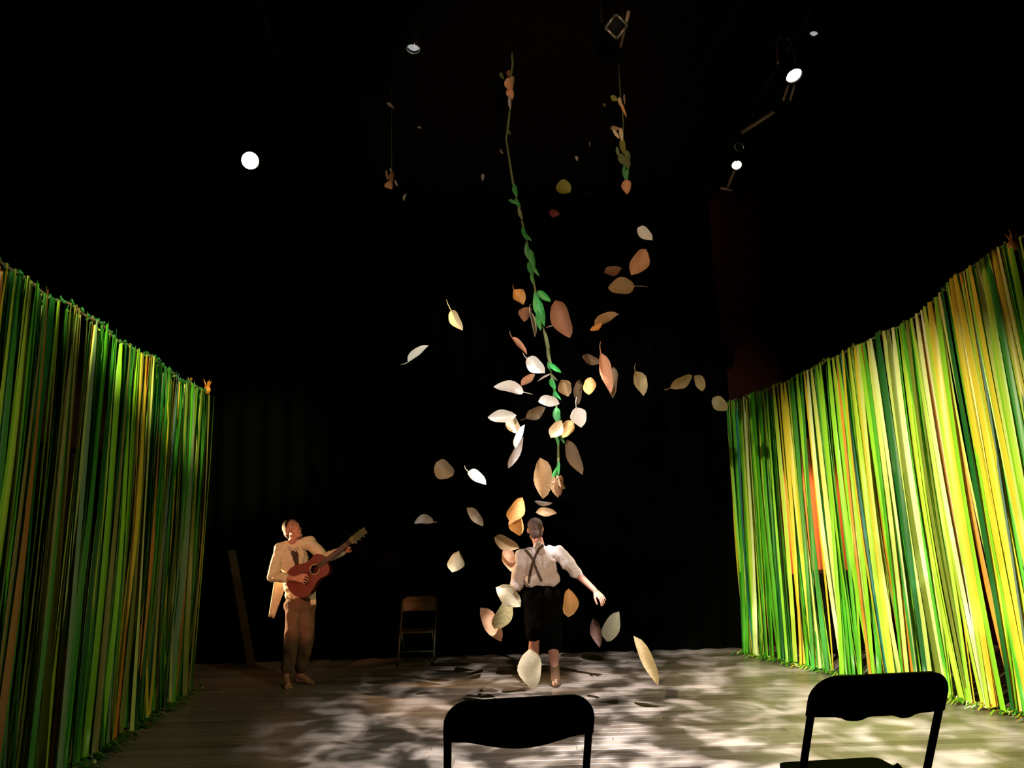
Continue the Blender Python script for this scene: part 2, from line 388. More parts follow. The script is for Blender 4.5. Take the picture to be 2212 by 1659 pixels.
class Curtain:
    def __init__(s, top_fn, bot_fn, nrm, tan, seed): s.top = top_fn; s.bot = bot_fn; s.n = nrm; s.t = tan; s.rn = random.Random(seed)
    def clump(s, t, k, amt): 
        c = (math.floor(t * k) + 0.5) / k; return t + (c - t) * amt
    def put(s, t, width, colour, depth=0.0, tw=None, parent=None, tailr=(0.05, 0.22)):
        rn = s.rn
        tb = s.clump(t + rn.uniform(-0.006, 0.006), 21, rn.uniform(0.3, 0.9))
        if depth < 0.03 and rn.random() < 0.3: tb += rn.uniform(-0.03, 0.03)
        a = s.top(t) + s.n * depth; c = s.bot(tb) + s.n * (depth + rn.uniform(-0.03, 0.05))
        w0 = rn.uniform(-0.5, 0.5) if tw is None else tw
        vs, fs = ribbon(a, c, s.n, s.t, width, w0, w0 + rn.uniform(-0.9, 0.9), rn.uniform(-0.02, 0.05), rn.uniform(*tailr), rn.random(), straight=s.bot(t) + s.n * depth)
        if parent is None: return vs, fs
        return obj('ribbon', vs, fs, RIB[colour], parent)

# right, brightly lit curtain
TZ = [(10.4, 3.22), (10.23, 3.22), (9.12, 3.28), (7.83, 3.46), (7.23, 3.53), (6.79, 3.78), (6.29, 3.9), (5.9, 3.95)]
def interp(tab, q):
    tab = sorted(tab)
    if q <= tab[0][0]: return tab[0][1]
    for (a, va), (c, vb) in zip(tab, tab[1:]):
        if q <= c: return va + (vb - va) * (q - a) / (c - a)
    return tab[-1][1]
RA, RB_ = V((2.89, 10.33, 0)), V((4.37, 6.13, 0))
Rt = (RB_ - RA).normalized(); Rn = V((Rt.y, -Rt.x, 0)); Rn = Rn if Rn.x < 0 else -Rn
def r_top(t):
    y = 10.23 - 3.94 * t; return V((2.93 + (4.29 - 2.93) * t, y, interp(TZ, y) + 0.012 * math.sin(t * 60)))
def r_bot(t): return RA.lerp(RB_, t)
LA, LB_ = V((-3.67, 8.94, 0)), V((-3.11, 4.04, 0))
Lt = (LB_ - LA).normalized(); Ln = V((Lt.y, -Lt.x, 0)); Ln = Ln if Ln.x > 0 else -Ln
def l_top(t):
    return V((-3.70 + 0.59 * t, 9.16 - 5.0 * t, 3.33 + 0.02 * math.sin(t * 21) + 0.015 * math.sin(t * 53)))
def l_bot(t): return LA.lerp(LB_, t)
def t_from_px(c, px, py):                # curtain parameter of the ribbon that passes a given spot at mid height
    lo, hi = -0.05, 1.05
    f = lambda t: proj((c.top(t) + c.bot(t)) / 2)[0] - px
    flo = f(lo)
    for _ in range(40):
        mid = (lo + hi) / 2
        if (f(mid) > 0) == (flo > 0): lo = mid
        else: hi = mid
    return min(1.06, max(0.0, lo))

rc = Curtain(r_top, r_bot, Rn, Rt, 11)
t_rc = thing('ribbon_curtain', 'brightly lit yellow-green ribbon curtain hanging on the right side of the stage', 'curtain', (0, 0, 0))
FRONT_R = [(1590, .03, 'yellow'), (1598, .05, 'green'), (1606, .04, 'leaf_green'), (1613, .035, 'teal'), (1621, .05, 'leaf_green'), (1629, .03, 'pale'), (1637, .035, 'cream'), (1645, .04, 'lime'),
    (1652, .05, 'leaf_green'), (1660, .06, 'leaf_green'), (1668, .05, 'green'), (1677, .05, 'leaf_green'), (1684, .03, 'teal'), (1690, .03, 'lime'), (1705, .05, 'yellow_green'), (1714, .045, 'yellow'),
    (1722, .05, 'yellow'), (1731, .05, 'yellow'), (1740, .04, 'yellow_green'), (1748, .05, 'green'), (1762, .05, 'lime'), (1768, .05, 'green'), (1781, .04, 'yellow'), (1789, .045, 'cream'),
    (1797, .05, 'pale'), (1806, .05, 'lime'), (1814, .045, 'lime'), (1832, .05, 'leaf_green'), (1840, .05, 'lime'), (1848, .05, 'yellow_green'), (1856, .03, 'orange'), (1861, .045, 'lime'), (1869, .04, 'teal'),
    (1877, .05, 'yellow'), (1886, .055, 'yellow_green'), (1896, .05, 'yellow'), (1905, .055, 'pale'), (1915, .05, 'lime'), (1923, .05, 'leaf_green'), (1932, .05, 'pale'), (1940, .04, 'cream'),
    (1957, .06, 'dark_green'), (1964, .05, 'dark_green'), (1972, .05, 'pale'), (1982, .06, 'olive'), (1991, .05, 'yellow_green'), (2001, .05, 'cream'), (2010, .055, 'yellow_green'), (2020, .05, 'leaf_green'),
    (2031, .055, 'olive'), (2040, .045, 'pale'), (2048, .05, 'yellow_green'), (2057, .045, 'cream'), (2067, .045, 'white'), (2078, .06, 'yellow_green'), (2090, .065, 'yellow'), (2102, .055, 'lime'),
    (2112, .04, 'pale'), (2122, .05, 'dark_green'), (2132, .05, 'leaf_green'), (2143, .06, 'yellow'), (2155, .055, 'yellow'), (2165, .035, 'orange'), (2176, .055, 'steel_blue'), (2188, .05, 'yellow_green'), (2199, .05, 'yellow'), (2210, .055, 'pale'), (2222, .05, 'yellow_green'), (2236, .05, 'green')]
for px, wd, c in FRONT_R:
    rc.put(t_from_px(rc, px, 1100), wd, c, 0.05 + rc.rn.uniform(-0.015, 0.02), parent=t_rc, tw=rc.rn.uniform(-0.35, 0.2))
pal_far = ['green', 'leaf_green', 'leaf_green', 'lime', 'yellow_green', 'yellow', 'pale', 'dark_green', 'green', 'lime']
pal_near = ['yellow_green', 'yellow', 'lime', 'lime', 'yellow_green', 'olive', 'leaf_green', 'orange', 'leaf_green', 'green', 'dark_green', 'pale']
GAPS = [(1693, 1703), (1754, 1760), (1770, 1779), (1818, 1829), (1944, 1952), (2117, 2121)]
gaps_t = [(t_from_px(rc, a, 1100), t_from_px(rc, c, 1100)) for a, c in GAPS]
cnt = len(FRONT_R)
while cnt < 296:
    t = rc.rn.random() * 1.05 - 0.01
    if any(min(a, c) - 0.008 < t < max(a, c) + 0.008 for a, c in gaps_t): continue
    px = proj((r_top(t) + r_bot(t)) / 2)[0]
    pal = pal_far if px < 1870 else pal_near
    if px > 2040 and rc.rn.random() < 0.3: c = rc.rn.choice(('orange', 'yellow', 'rust', 'orange'))
    else: c = rc.rn.choice(pal)
    rc.put(t, rc.rn.uniform(0.02, 0.05), c, rc.rn.uniform(-0.05, 0.04), parent=t_rc); cnt += 1
b = MB(); b.tube([r_top(k / 40.0) + V((0, 0, 0.01)) for k in range(-1, 43)], 0.012, 6); b.build('curtain_rope', M['vine_olive'], t_rc)
def knots(c, n, name, ms, parent):
    b = MB()
    for k in range(n):
        t = c.rn.random() * 1.02 - 0.01; p = c.top(t) + V((c.rn.uniform(-.02, .02), c.rn.uniform(-.02, .02), c.rn.uniform(-0.005, 0.03)))
        b.ball(p, (c.rn.uniform(.010, .02), c.rn.uniform(.010, .02), c.rn.uniform(.012, .03)), Matrix.Rotation(c.rn.random() * 3, 3, 'X'), 6, 4)
    return stuff(b.build(name, ms, parent))
knots(rc, 150, 'ribbon_knots', RIB['olive'], t_rc)
def floor_ends(c, n, ms, name, parent):
    b = MB()
    for k in range(n):
        t = c.rn.random(); p = c.bot(t) + c.n * c.rn.uniform(0.0, 0.16); L = c.rn.uniform(0.06, 0.2); an = c.rn.random() * 6.28
        d = V((math.cos(an), math.sin(an), 0)); sd = V((-d.y, d.x, 0)) * c.rn.uniform(.006, .014); z = c.rn.uniform(0.004, 0.02)
        vs = []
        for q in range(5):
            s = q / 4.0; pp = p + d * (L * s); pp.z = z + 0.03 * math.sin(s * PI) * c.rn.random() + 0.004
            vs += [pp - sd, pp + sd]
        b.add(vs, [(2 * q, 2 * q + 1, 2 * q + 3, 2 * q + 2) for q in range(4)])
    return stuff(b.build(name, ms, parent))
floor_ends(rc, 90, RIB['leaf_green'], 'ribbon_ends', t_rc); floor_ends(rc, 60, RIB['dark_green'], 'ribbon_ends', t_rc); floor_ends(rc, 26, RIB['cream'], 'ribbon_ends', t_rc)

lc = Curtain(l_top, l_bot, Ln, Lt, 23)
t_lc = thing('ribbon_curtain', 'dim green and orange ribbon curtain hanging on the left side of the stage', 'curtain', (0, 0, 0))
FRONT_L = [(432, .03, 'lime'), (426, .04, 'olive'), (418, .03, 'khaki'), (409, .05, 'green'), (401, .045, 'olive'), (394, .03, 'rust'), (386, .045, 'leaf_green'), (379, .045, 'sage'), (370, .05, 'sage'), (361, .05, 'green'),
    (353, .05, 'dark_green'), (345, .045, 'steel_blue'), (337, .035, 'steel_blue'), (328, .045, 'leaf_green'), (319, .05, 'green'), (310, .045, 'khaki'), (303, .045, 'dark_green'), (294, .035, 'pale'), (285, .04, 'olive'), (276, .03, 'orange'), (269, .035, 'orange'), (261, .03, 'yellow'),
    (252, .04, 'lime'), (243, .05, 'green'), (232, .05, 'dark_green'), (222, .035, 'khaki'), (203, .05, 'leaf_green'), (195, .05, 'green'), (185, .06, 'dark_green'), (172, .06, 'leaf_green'), (163, .05, 'green'), (151, .04, 'sage'),
    (128, .022, 'orange'), (118, .05, 'olive'), (107, .055, 'olive'), (97, .055, 'khaki'), (84, .03, 'green'), (60, .04, 'lime'), (52, .045, 'olive'), (38, .06, 'dark_green'), (28, .05, 'green'), (17, .045, 'rust'), (8, .035, 'khaki'), (0, .05, 'leaf_green'), (-10, .05, 'green'), (-25, .05, 'olive')]
for px, wd, c in FRONT_L:
    lc.put(t_from_px(lc, px, 1100), wd * 1.35, c, 0.05 + lc.rn.uniform(-0.015, 0.02), parent=t_lc, tw=lc.rn.uniform(-0.2, 0.45))
GL = [(64, 84), (133, 146), (208, 217)]
gl_t = sorted([tuple(sorted((t_from_px(lc, a, 1100), t_from_px(lc, c, 1100)))) for a, c in GL])
pal_l = ['dark_green', 'green', 'green', 'leaf_green', 'olive', 'dark_green', 'green', 'khaki', 'lime', 'yellow_green', 'olive', 'sage', 'dark_green', 'leaf_green', 'khaki', 'green', 'orange', 'yellow', 'pale']
cnt = len(FRONT_L)
while cnt < 298:
    t = lc.rn.random() * 1.01
    if any(a < t < c for a, c in gl_t): continue
    lc.put(t, lc.rn.uniform(0.03, 0.06), lc.rn.choice(pal_l), lc.rn.uniform(-0.06, 0.04), parent=t_lc); cnt += 1
b = MB(); b.tube([l_top(k / 40.0) + V((0, 0, 0.01)) for k in range(0, 43)], 0.012, 6); b.build('curtain_rope', M['strap'], t_lc)
knots(lc, 150, 'ribbon_knots', RIB['dark_green'], t_lc)
floor_ends(lc, 80, RIB['dark_green'], 'ribbon_ends', t_lc); floor_ends(lc, 40, RIB['green'], 'ribbon_ends', t_lc); floor_ends(lc, 12, RIB['cream'], 'ribbon_ends', t_lc)
# tie-off bundles standing up at the curtain ends
for (px, py, yy, par, m1, s) in ((447, 842, 9.12, t_lc, RIB['orange'], 1.0), (410, 828, 8.45, t_lc, RIB['rust'], 0.55), (2190, 528, 6.22, t_rc, RIB['rust'], 1.0)):
    p = atY(px, py, yy); b = MB()
    b.ball(p, (0.045 * s, 0.04 * s, 0.055 * s), None, 10, 7)
    for k in range(5):
        a = k * 1.3; q = p + V((math.cos(a) * 0.05, math.sin(a) * 0.04, 0.10 + 0.03 * (k % 2))) * s
        b.tube([p, p.lerp(q, .6) + V((0, 0, .01)), q], [0.013 * s, 0.009 * s, 0.003], 6)
    b.build('tie_bundle', m1, par)

# ------------------------------------------------------------------ things behind the right curtain
p0 = atZ(1800, 1392, 0.0); p0 = V((4.35, 10.2, 0))
t = thing('road_case', 'black case standing behind the gaps of the right ribbon curtain', 'case', (atY(1800, 1300, 10.2).x, 10.25, 0))
b = MB(); b.box((-0.42, -0.28, 0.06), (0.34, 0.28, 0.86)); b.build('case_body', M['black'], t, False)
b = MB(); b.slab([(-0.44, 0.86), (-0.42, 0.93), (-0.25, 0.98), (0.2, 1.0), (0.36, 0.97), (0.38, 0.86)], 0.58); b.build('case_lid', M['black'], t, False)
for sx in (-0.3, 0.24):
    b = MB(); b.tube([(sx, -0.2, 0.03), (sx + 0.04, -0.2, 0.03)], 0.03, 10); b.build('caster', M['steel'], t)
    b = MB(); b.tube([(sx, 0.2, 0.03), (sx + 0.04, 0.2, 0.03)], 0.03, 10); b.build('caster', M['steel'], t)
    b = MB(); b.box((sx - 0.03, -0.3, 0.83), (sx + 0.03, -0.28, 0.92)); b.build('latch', M['red'], t, False)
pr = atY(1962, 1252, 9.0)
t = thing('side_table', 'small red-topped table behind the right ribbon curtain', 'table', (pr.x, 9.0, 0))
b = MB(); b.lathe([(0, pr.z - 0.03), (0.2, pr.z - 0.03), (0.21, pr.z - 0.015), (0.2, pr.z), (0, pr.z)]); b.build('table_top', M['red'], t)
b = MB(); b.tube([(0, 0, 0.03), (0, 0, pr.z - 0.03)], 0.025, 10); b.build('table_column', M['collar'], t)
b = MB(); b.lathe([(0, 0.002), (0.17, 0.002), (0.17, 0.015), (0.05, 0.035), (0, 0.035)]); b.build('table_base', M['black'], t)

xa, xb = atY(1690, 1100, 10.6).x, atY(1838, 1100, 10.6).x
b = MB(); b.box((xa, 10.55, 0.0), (xb, 10.59, 2.75)); b.box((xa + .02, 10.59, 0.0), (xa + .08, 10.63, 2.75)); b.box((xb - .08, 10.59, 0.0), (xb - .02, 10.63, 2.75))
tag(b.build('scenery_flat', M['flat_orange'], smooth=False), 'orange upright panel glimpsed through the gaps of the right ribbon curtain', 'panel')
# leaning plank behind the guitarist
pa = atZ(545, 1428, 0.0); pa = V((atY(545, 1420, 10.2).x, 10.2, 0)); pt = atY(500, 1188, 10.45)
b = MB(); wv = V((0.05, 0, 0)); tv = V((0, 0.018, 0))
bs = V((pa.x, 10.2, 0.0)); vs = []
for p in (bs, pt): vs += [p - wv, p + wv, p + wv + tv, p - wv + tv]
b.add(vs, [(0, 1, 2, 3), (4, 7, 6, 5), (0, 4, 5, 1), (1, 5, 6, 2), (2, 6, 7, 3), (3, 7, 4, 0)])
tag(b.build('leaning_plank', M['plank'], smooth=False), 'narrow olive-brown plank leaning in the dark beside the guitarist', 'plank')

# ------------------------------------------------------------------ folding chairs
def rounded_panel(w, zt, zb, r, dips):
    pts = []
    n = 8
    for i in range(n + 1):
        a = PI - PI / 2 * i / n; pts.append((-w / 2 + r + r * math.cos(a), zt - r + r * math.sin(a)))
    for i in range(n + 1):
        a = PI / 2 - PI / 2 * i / n; pts.append((w / 2 - r + r * math.cos(a), zt - r + r * math.sin(a)))
    m = 28
    for i in range(m + 1):
        s = i / m; x = w / 2 - w * s; z = zb - dips(s); pts.append((x, z))
    return pts
def chair_parts(t, m_seat, m_frame, dips, back_h=0.165):
    lean = 0.27                      # back tilts: y changes with z
    def line(z): return -0.22 + (0.80 - z) * 0.52
    W = 0.47
    out = rounded_panel(W, 0.805, 0.805 - back_h, 0.085, dips)
    b = MB(); n = len(out); k0 = 0
    for th in (-0.011, 0.011):
        for x, z in out:
            b.v.append(V((x, line(z) + th - 0.035 * (1 - (2 * x / W) ** 2) , z)))
    b.f = [tuple(range(n)), tuple(range(n, 2 * n))[::-1]] + [(i, n + i, n + (i + 1) % n, (i + 1) % n) for i in range(n)]
    b.build('backrest', m_seat, t, False)
    for s in (-1, 1):
        b = MB(); b.tube([(s * 0.222, line(0.74), 0.74), (s * 0.222, line(0.4), 0.4), (s * 0.222, line(0.02), 0.02)], 0.0125, 8); b.build('leg', m_frame, t)
        b = MB(); b.tube([(s * 0.195, line(0.42) + 0.13, 0.425), (s * 0.195, -0.21, 0.02)], 0.0115, 8); b.build('leg', m_frame, t)
        for yq in (line(0.02), -0.21):
            b = MB(); b.tube([(s * (0.222 if yq > 0 else 0.195), yq, 0.0), (s * (0.222 if yq > 0 else 0.195), yq, 0.035)], 0.016, 8); b.build('foot_cap', M['black'], t)
        b = MB(); b.tube([(s * 0.207, line(0.36), 0.36), (s * 0.2, 0.03, 0.40), (s * 0.195, 0.1, 0.43)], 0.007, 6); b.build('brace', m_frame, t)
    b = MB(); b.tube([(-0.22, line(0.16), 0.16), (0.22, line(0.16), 0.16)], 0.009, 8); b.build('crossbar', m_frame, t)
    b = MB(); b.tube([(-0.195, -0.16, 0.12), (0.195, -0.16, 0.12)], 0.009, 8); b.build('crossbar', m_frame, t)
    # seat: rounded plate, tapering to the front
    o2 = []
    for (cx, cy, a0) in ((-0.16, 0.2, 180), (0.16, 0.2, 90), (0.17, -0.13, 0), (-0.17, -0.13, -90)):
        for i in range(5):
            a = R(a0 - 90 * i / 4); o2.append((cx + 0.035 * math.cos(a), cy + 0.035 * math.sin(a)))
    b = MB(); n = len(o2)
    for z in (0.438, 0.46):
        for x, yq in o2: b.v.append(V((x, yq, z - 0.04 - 0.01 * (yq < -0.1))))
    b.f = [tuple(range(n)), tuple(range(n, 2 * n))[::-1]] + [(i, n + i, n + (i + 1) % n, (i + 1) % n) for i in range(n)]
    b.build('seat', m_seat, t, False)
def dip1(s): return 0.006 + 0.026 * math.sin(PI * max(0, min(1, (s - 0.12) / 0.74))) ** 1.3
def dip2(s):
    return 0.003 + 0.012 * math.exp(-((s - 0.33) / 0.07) ** 4) + 0.014 * math.exp(-((s - 0.70) / 0.08) ** 4)
c1 = atY(1119, 1500, 2.5)
t = thing('folding_chair', 'black folding chair at the bottom centre of the picture, backrest towards us', 'chair', (c1.x - 0.02, 2.72, 0.30), R(7), 'empty black folding chairs in the front row')
chair_parts(t, M['black'], M['black'], dip1, 0.127)
t = thing('folding_chair', 'black folding chair in front of the right ribbon curtain, seat partly seen', 'chair', (1.155, 2.86, 0.312), R(5), 'empty black folding chairs in the front row')
chair_parts(t, M['black'], M['black'], dip2, 0.135)
t = thing('folding_chair', 'dim tan folding chair standing at the dark back of the stage', 'chair', (-1.30, 10.25, 0), R(178))
chair_parts(t, M['chair_beige'], M['steel'], lambda s: 0.004, 0.17)

# ------------------------------------------------------------------ lanterns and battens overhead
def aim_matrix(loc, target):
    q = (V(target) - V(loc)).to_track_quat('Z', 'Y'); m = q.to_matrix().to_4x4(); m.translation = loc; return m
def lantern(label, loc, target, rad, lens, up, group=None, square=False, doors=False, ring=True, yoke=None):
    t = thing('stage_lantern', label, 'stage light', loc, 0, group)
    m = aim_matrix((0, 0, 0), V(target) - V(loc))
    b = MB(); b.lathe([(0.0, -0.42), (rad * 0.55, -0.42), (rad * 0.75, -0.33), (rad * 0.8, -0.16), (rad * 1.08, -0.02), (rad * 1.08, 0.012), (rad * 1.0, 0.012), (rad * 0.98, -0.03)], m); b.build('housing', M['black'], t)
    b = MB(); b.lathe([(rad * 0.99, -0.012), (rad * 0.8, 0.0), (rad * 0.45, 0.012), (0.0, 0.018)], m); b.build('lens', lens, t)
    if ring:
        b = MB(); b.tube([m @ V((rad * 1.04 * math.cos(a), rad * 1.04 * math.sin(a), 0.016)) for a in [2 * PI * k / 24 for k in range(24)]], 0.006, 6, True); b.build('lens_ring', M['chrome'], t)
    if square:
        s = rad * 1.3; b = MB()
        for k in range(4):
            a0 = 0.12 + PI / 2 * k; a1 = a0 + PI / 2
            b.tube([m @ V((s * math.cos(a0), s * math.sin(a0), 0.03)), m @ V((s * math.cos(a1), s * math.sin(a1), 0.03))], 0.014, 6)
        b.build('colour_frame', M['steel'], t)
    if doors:
        for k in range(2):
            sgn = -1 if k else 1
            b = MB(); b.box((-rad * 0.8, sgn * rad * 1.1 - 0.003, 0.02), (rad * 0.8, sgn * rad * 1.1 + 0.003, 0.17), m @ Matrix.Rotation(sgn * -0.25, 4, 'X')); b.build('barn_door', M['black'], t, False)
    if yoke:
        for px0, px1 in ((1703, 1692), (1716, 1707)):
            b = MB(); b.tube([atZ(px0, 182, loc.z - 0.03) - loc, atZ(px1, 216, loc.z - 0.05) - loc], 0.012, 6); b.build('bracket', M['pipe'], t)
    c = V((0, 0, 0)) + (m.to_3x3() @ V((0, 0, -0.18))); hx = m.to_3x3() @ V((1, 0, 0)); hx.z = 0; hx = hx.normalized() * rad * 1.25
    b = MB(); b.tube([c - hx, c - hx + V((0, 0, 0.2)), c + V((0, 0, 0.27)) - hx * 0.5, c + V((0, 0, 0.27)) + hx * 0.5, c + hx + V((0, 0, 0.2)), c + hx], 0.011, 6); b.build('yoke', yoke or M['black'], t)
    b = MB(); b.tube([c + V((0, 0, 0.26)), c + V((0, 0, up))], 0.017, 8); b.build('clamp', M['black'], t)
    return t
lantern('lit white round stage lantern high on the left', LAMP_L, LAMP_L + (V((0.15, -1.0, -0.45))), 0.088, M['lens_cool'], 1.12, 'lit stage lanterns')
lantern('lit warm stage lantern, uppermost of the lamps on the right', LAMP_R1, LAMP_R1 + V((0.12, -0.5, -1.0)), 0.07, M['lens_warm'], 0.5, 'lit stage lanterns', ring=False, yoke=M['pipe'])
lantern('small lit white stage lantern on the right pipe, below the warm one', LAMP_R2, LAMP_R2 + V((-0.15, -0.75, -1.0)), 0.052, M['lens_cool'], 0.5, 'lit stage lanterns')
l3 = atZ(893, 102, 5.6)
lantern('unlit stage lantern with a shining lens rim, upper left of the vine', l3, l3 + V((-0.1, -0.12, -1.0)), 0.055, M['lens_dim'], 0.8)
l4 = atZ(1330, 56, 5.9)
lantern('unlit stage lantern with a square colour frame above the right vine', l4, l4 + V((0.05, -0.8, -0.75)), 0.075, M['black'], 0.55, square=True, ring=False)
l5 = atZ(1598, 316, 5.62)
lantern('dark stage lantern with glints of light above the small white lamp', l5, l5 + V((-0.7, -0.4, -0.8)), 0.05, M['black'], 0.3, doors=True)
l6 = atZ(1758, 72, 5.6)
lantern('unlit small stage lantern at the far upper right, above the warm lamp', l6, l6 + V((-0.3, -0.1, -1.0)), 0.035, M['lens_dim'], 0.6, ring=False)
# batten with the right lamps
def batten(label, pts, r, m, drops, group=None):
    t = thing('lighting_batten', label, 'pipe', (0, 0, 0), 0, group)
    b = MB(); b.tube(pts, r, 10); b.build('pipe', m, t)
    for k in drops:
        p = pts[0].lerp(pts[-1], k); b = MB(); b.tube([p, V((p.x, p.y, ZC))], 0.008, 6); b.build('hanger', M['black'], t)
    return t
batten('long dark lighting pipe carrying the right lamps under the ceiling', [V((LAMP_R1.x + 0.12, 4.2, 5.95)), V((LAMP_R2.x + 0.05, 10.4, 5.95))], 0.024, M['black'], (0.1, 0.5, 0.9))
q0, q1 = atZ(1603, 285, 5.75), atZ(1672, 240, 5.75)
batten('short lit cross pipe between the two right lamps', [q0, q1], 0.024, M['pipe'], (0.5,))  # lit stretch of piping: its light is put into the brown, unlit batten black
q0, q1 = atZ(1586, 368, 5.7), atZ(1571, 406, 5.66)
t = batten('short brown pipe with a crossbar just below the small white lamp', [q0, q1], 0.018, M['pipe'], (0.0,))
b = MB(); b.tube([atZ(1557, 406, 5.66), atZ(1582, 411, 5.66)], 0.015, 8); b.build('crossbar', M['pipe'], t)
q0 = atZ(1340, 100, 6.1); q1 = atZ(1358, 25, 6.1)
batten('short rusty pipe beside the square-framed lantern', [q0, q1], 0.016, M['pipe'], (0.5,))

# ------------------------------------------------------------------ hanging vines
def leaf_mesh(L, W, curl, fold, bend, mtx=None, nu=8, nv=4, tip=1.0):
    vs = []; fs = []
    for i in range(nu + 1):
        s = i / nu
        w = W * 0.5 * (math.sin(PI * min(1, s ** 0.85)) ** 0.75) * (1 if s < 0.999 else 0) + 0.0006
        ang = bend * (s - 0.5)
        cx = L * (s - 0.5) if abs(bend) < 1e-3 else L / bend * math.sin(ang)
        cz = 0 if abs(bend) < 1e-3 else L / bend * (1 - math.cos(ang))
        for j in range(nv + 1):
            q = -1 + 2 * j / nv
            a = q * curl
            yy = w * (math.sin(a) / curl if abs(curl) > 1e-3 else q)
            zz = (w * (1 - math.cos(a)) / curl if abs(curl) > 1e-3 else 0) + abs(q) * w * fold
            vs.append(V((cx - math.sin(ang) * zz, yy + 0.04 * W * math.sin(s * 9) * abs(q), cz + math.cos(ang) * zz)))
    for i in range(nu):
        for j in range(nv):
            k = i * (nv + 1) + j; fs.append((k, k + nv + 1, k + nv + 2, k + 1))
    if mtx: vs = [mtx @ v for v in vs]
    return vs, fs
def frame(ang, tilt=0.0, pitch=0.0):
    """axes: length along an on-picture angle, then rolled about its length and pitched towards us"""
    x = V((math.cos(ang), 0, -math.sin(ang))); n = V((0, -1, 0)); yv = n.cross(x)
    m = Matrix((x, yv, n)).transposed()
    return m @ Matrix.Rotation(pitch, 3, 'Y') @ Matrix.Rotation(tilt, 3, 'X')

VY = 7.35
pxm = FOC / (VY * 1.03)
def vine(label, path, y, top, stem_r, leaves, dried):
    t = thing('hanging_vine', label, 'vine', (0, 0, 0))
    pts = [atY(px, py, y) for px, py in path]; p0 = pts[0].copy()
    pts = [V((p0.x, p0.y, top))] + pts
    b = MB(); b.tube(pts, [stem_r * 0.8] + [stem_r * (1 + 0.25 * math.sin(i * 2.1)) for i in range(len(pts) - 1)], 7); b.build('stem', M['vine_olive'], t)
    for (px, py, L, W, ang, tilt, m) in leaves:
        fr = frame(R(ang), tilt, random.uniform(-.3, .3)).to_4x4(); fr.translation = atY(px, py, y - 0.02 - random.random() * 0.03)
        k = 1 / (FOC / (y * 1.03)); vs, fs = leaf_mesh(L * k, W * k, 0.6, 0.2, random.uniform(-.5, .5), fr, 6, 2)
        obj('leaf', vs, fs, m, t)
    for (px, py, L, W, ang, tilt, m) in dried:
        fr = frame(R(ang), tilt, random.uniform(-.3, .3)).to_4x4(); fr.translation = atY(px, py, y - 0.05 - random.random() * 0.03)
        k = 1 / (FOC / (y * 1.03)); vs, fs = leaf_mesh(L * k, W * k, 0.8, 0.2, random.uniform(-.5, .5), fr, 6, 4)
        obj('dried_leaf', vs, fs, m, t)
    return t
G, GB, GO = M['vine_green'], M['vine_bright'], M['vine_olive']
A_path = [(1107, 108), (1107, 140), (1103, 170), (1102, 230), (1097, 275), (1093, 300), (1100, 345), (1108, 395), (1116, 430), (1128, 480), (1137, 520), (1146, 570), (1153, 610), (1158, 640), (1166, 690), (1174, 710), (1182, 750), (1187, 785), (1192, 815), (1198, 845), (1204, 900), (1206, 960), (1206, 1010), (1205, 1034)]
A_leaves = [(1107, 125, 26, 6, 90, .5, GO), (1084, 164, 26, 8, 70, .3, GO), (1099, 284, 24, 6, 70, .5, GO), (1113, 412, 34, 12, 80, .2, G), (1109, 436, 26, 8, 25, .3, G), (1119, 440, 30, 10, 65, .3, G), (1124, 462, 34, 9, 75, .2, GO), (1133, 505, 42, 10, 75, .3, G), (1139, 512, 30, 9, 50, .3, G),
    (1140, 545, 40, 13, 80, .3, G), (1150, 560, 46, 15, 80, .3, G), (1146, 580, 44, 14, 82, .1, G), (1157, 585, 30, 8, 60, .2, G), (1150, 600, 34, 9, 85, .2, G),
    (1175, 640, 38, 16, 40, .2, GB), (1160, 645, 34, 14, 75, .2, G), (1162, 665, 60, 19, 78, .2, GB), (1170, 680, 62, 17, 80, .3, G), (1163, 695, 44, 12, 80, .2, G), (1172, 668, 44, 9, 75, .4, GB),
    (1182, 738, 50, 8, 78, .2, GO), (1186, 770, 44, 8, 80, .3, GO), (1199, 795, 34, 11, 38, .2, GB), (1188, 790, 30, 11, 85, .2, G), (1196, 815, 22, 6, 45, .2, GO), (1194, 830, 28, 13, 70, .1, GB), (1203, 852, 32, 6, 60, .3, GB), (1199, 858, 26, 8, 80, .2, G), (1203, 898, 40, 17, 88, .1, G), (1207, 905, 34, 11, 80, .2, G), (1204, 945, 40, 9, 85, .2, G), (1214, 946, 28, 8, 70, .2, G),
    (1207, 1012, 34, 6, 95, .2, GB), (1202, 1016, 34, 6, 110, .2, G), (1198, 1020, 32, 5, 120, .2, GB)]
A_dried = [(1100, 160, 24, 12, 85, .3, LEAF['brown']), (1099, 184, 38, 20, 85, .2, LEAF['peach']), (1107, 180, 34, 18, 95, .5, LEAF['tan']), (1103, 203, 30, 20, 75, .2, LEAF['peach']), (1102, 222, 36, 9, 90, .3, LEAF['grey']),
    (1210, 1048, 44, 20, 95, .4, LEAF['brown']), (1200, 1052, 46, 20, 80, .2, LEAF['tan']), (1189, 1041, 34, 9, 165, .2, LEAF['cream']), (1212, 1044, 30, 16, 60, .6, LEAF['olive']), (1207, 1040, 30, 7, 75, .2, LEAF['cream']), (1205, 700, 56, 4, -18, .2, LEAF['tan']), (1175, 815, 34, 5, 150, .2, LEAF['grey'])]
vine('long green vine hanging down the middle of the stage to the dancer', A_path, VY, 6.59, 0.011, A_leaves, A_dried)
B_path = [(1340, 205), (1345, 245), (1347, 275), (1345, 300), (1347, 330), (1350, 360), (1350, 395)]
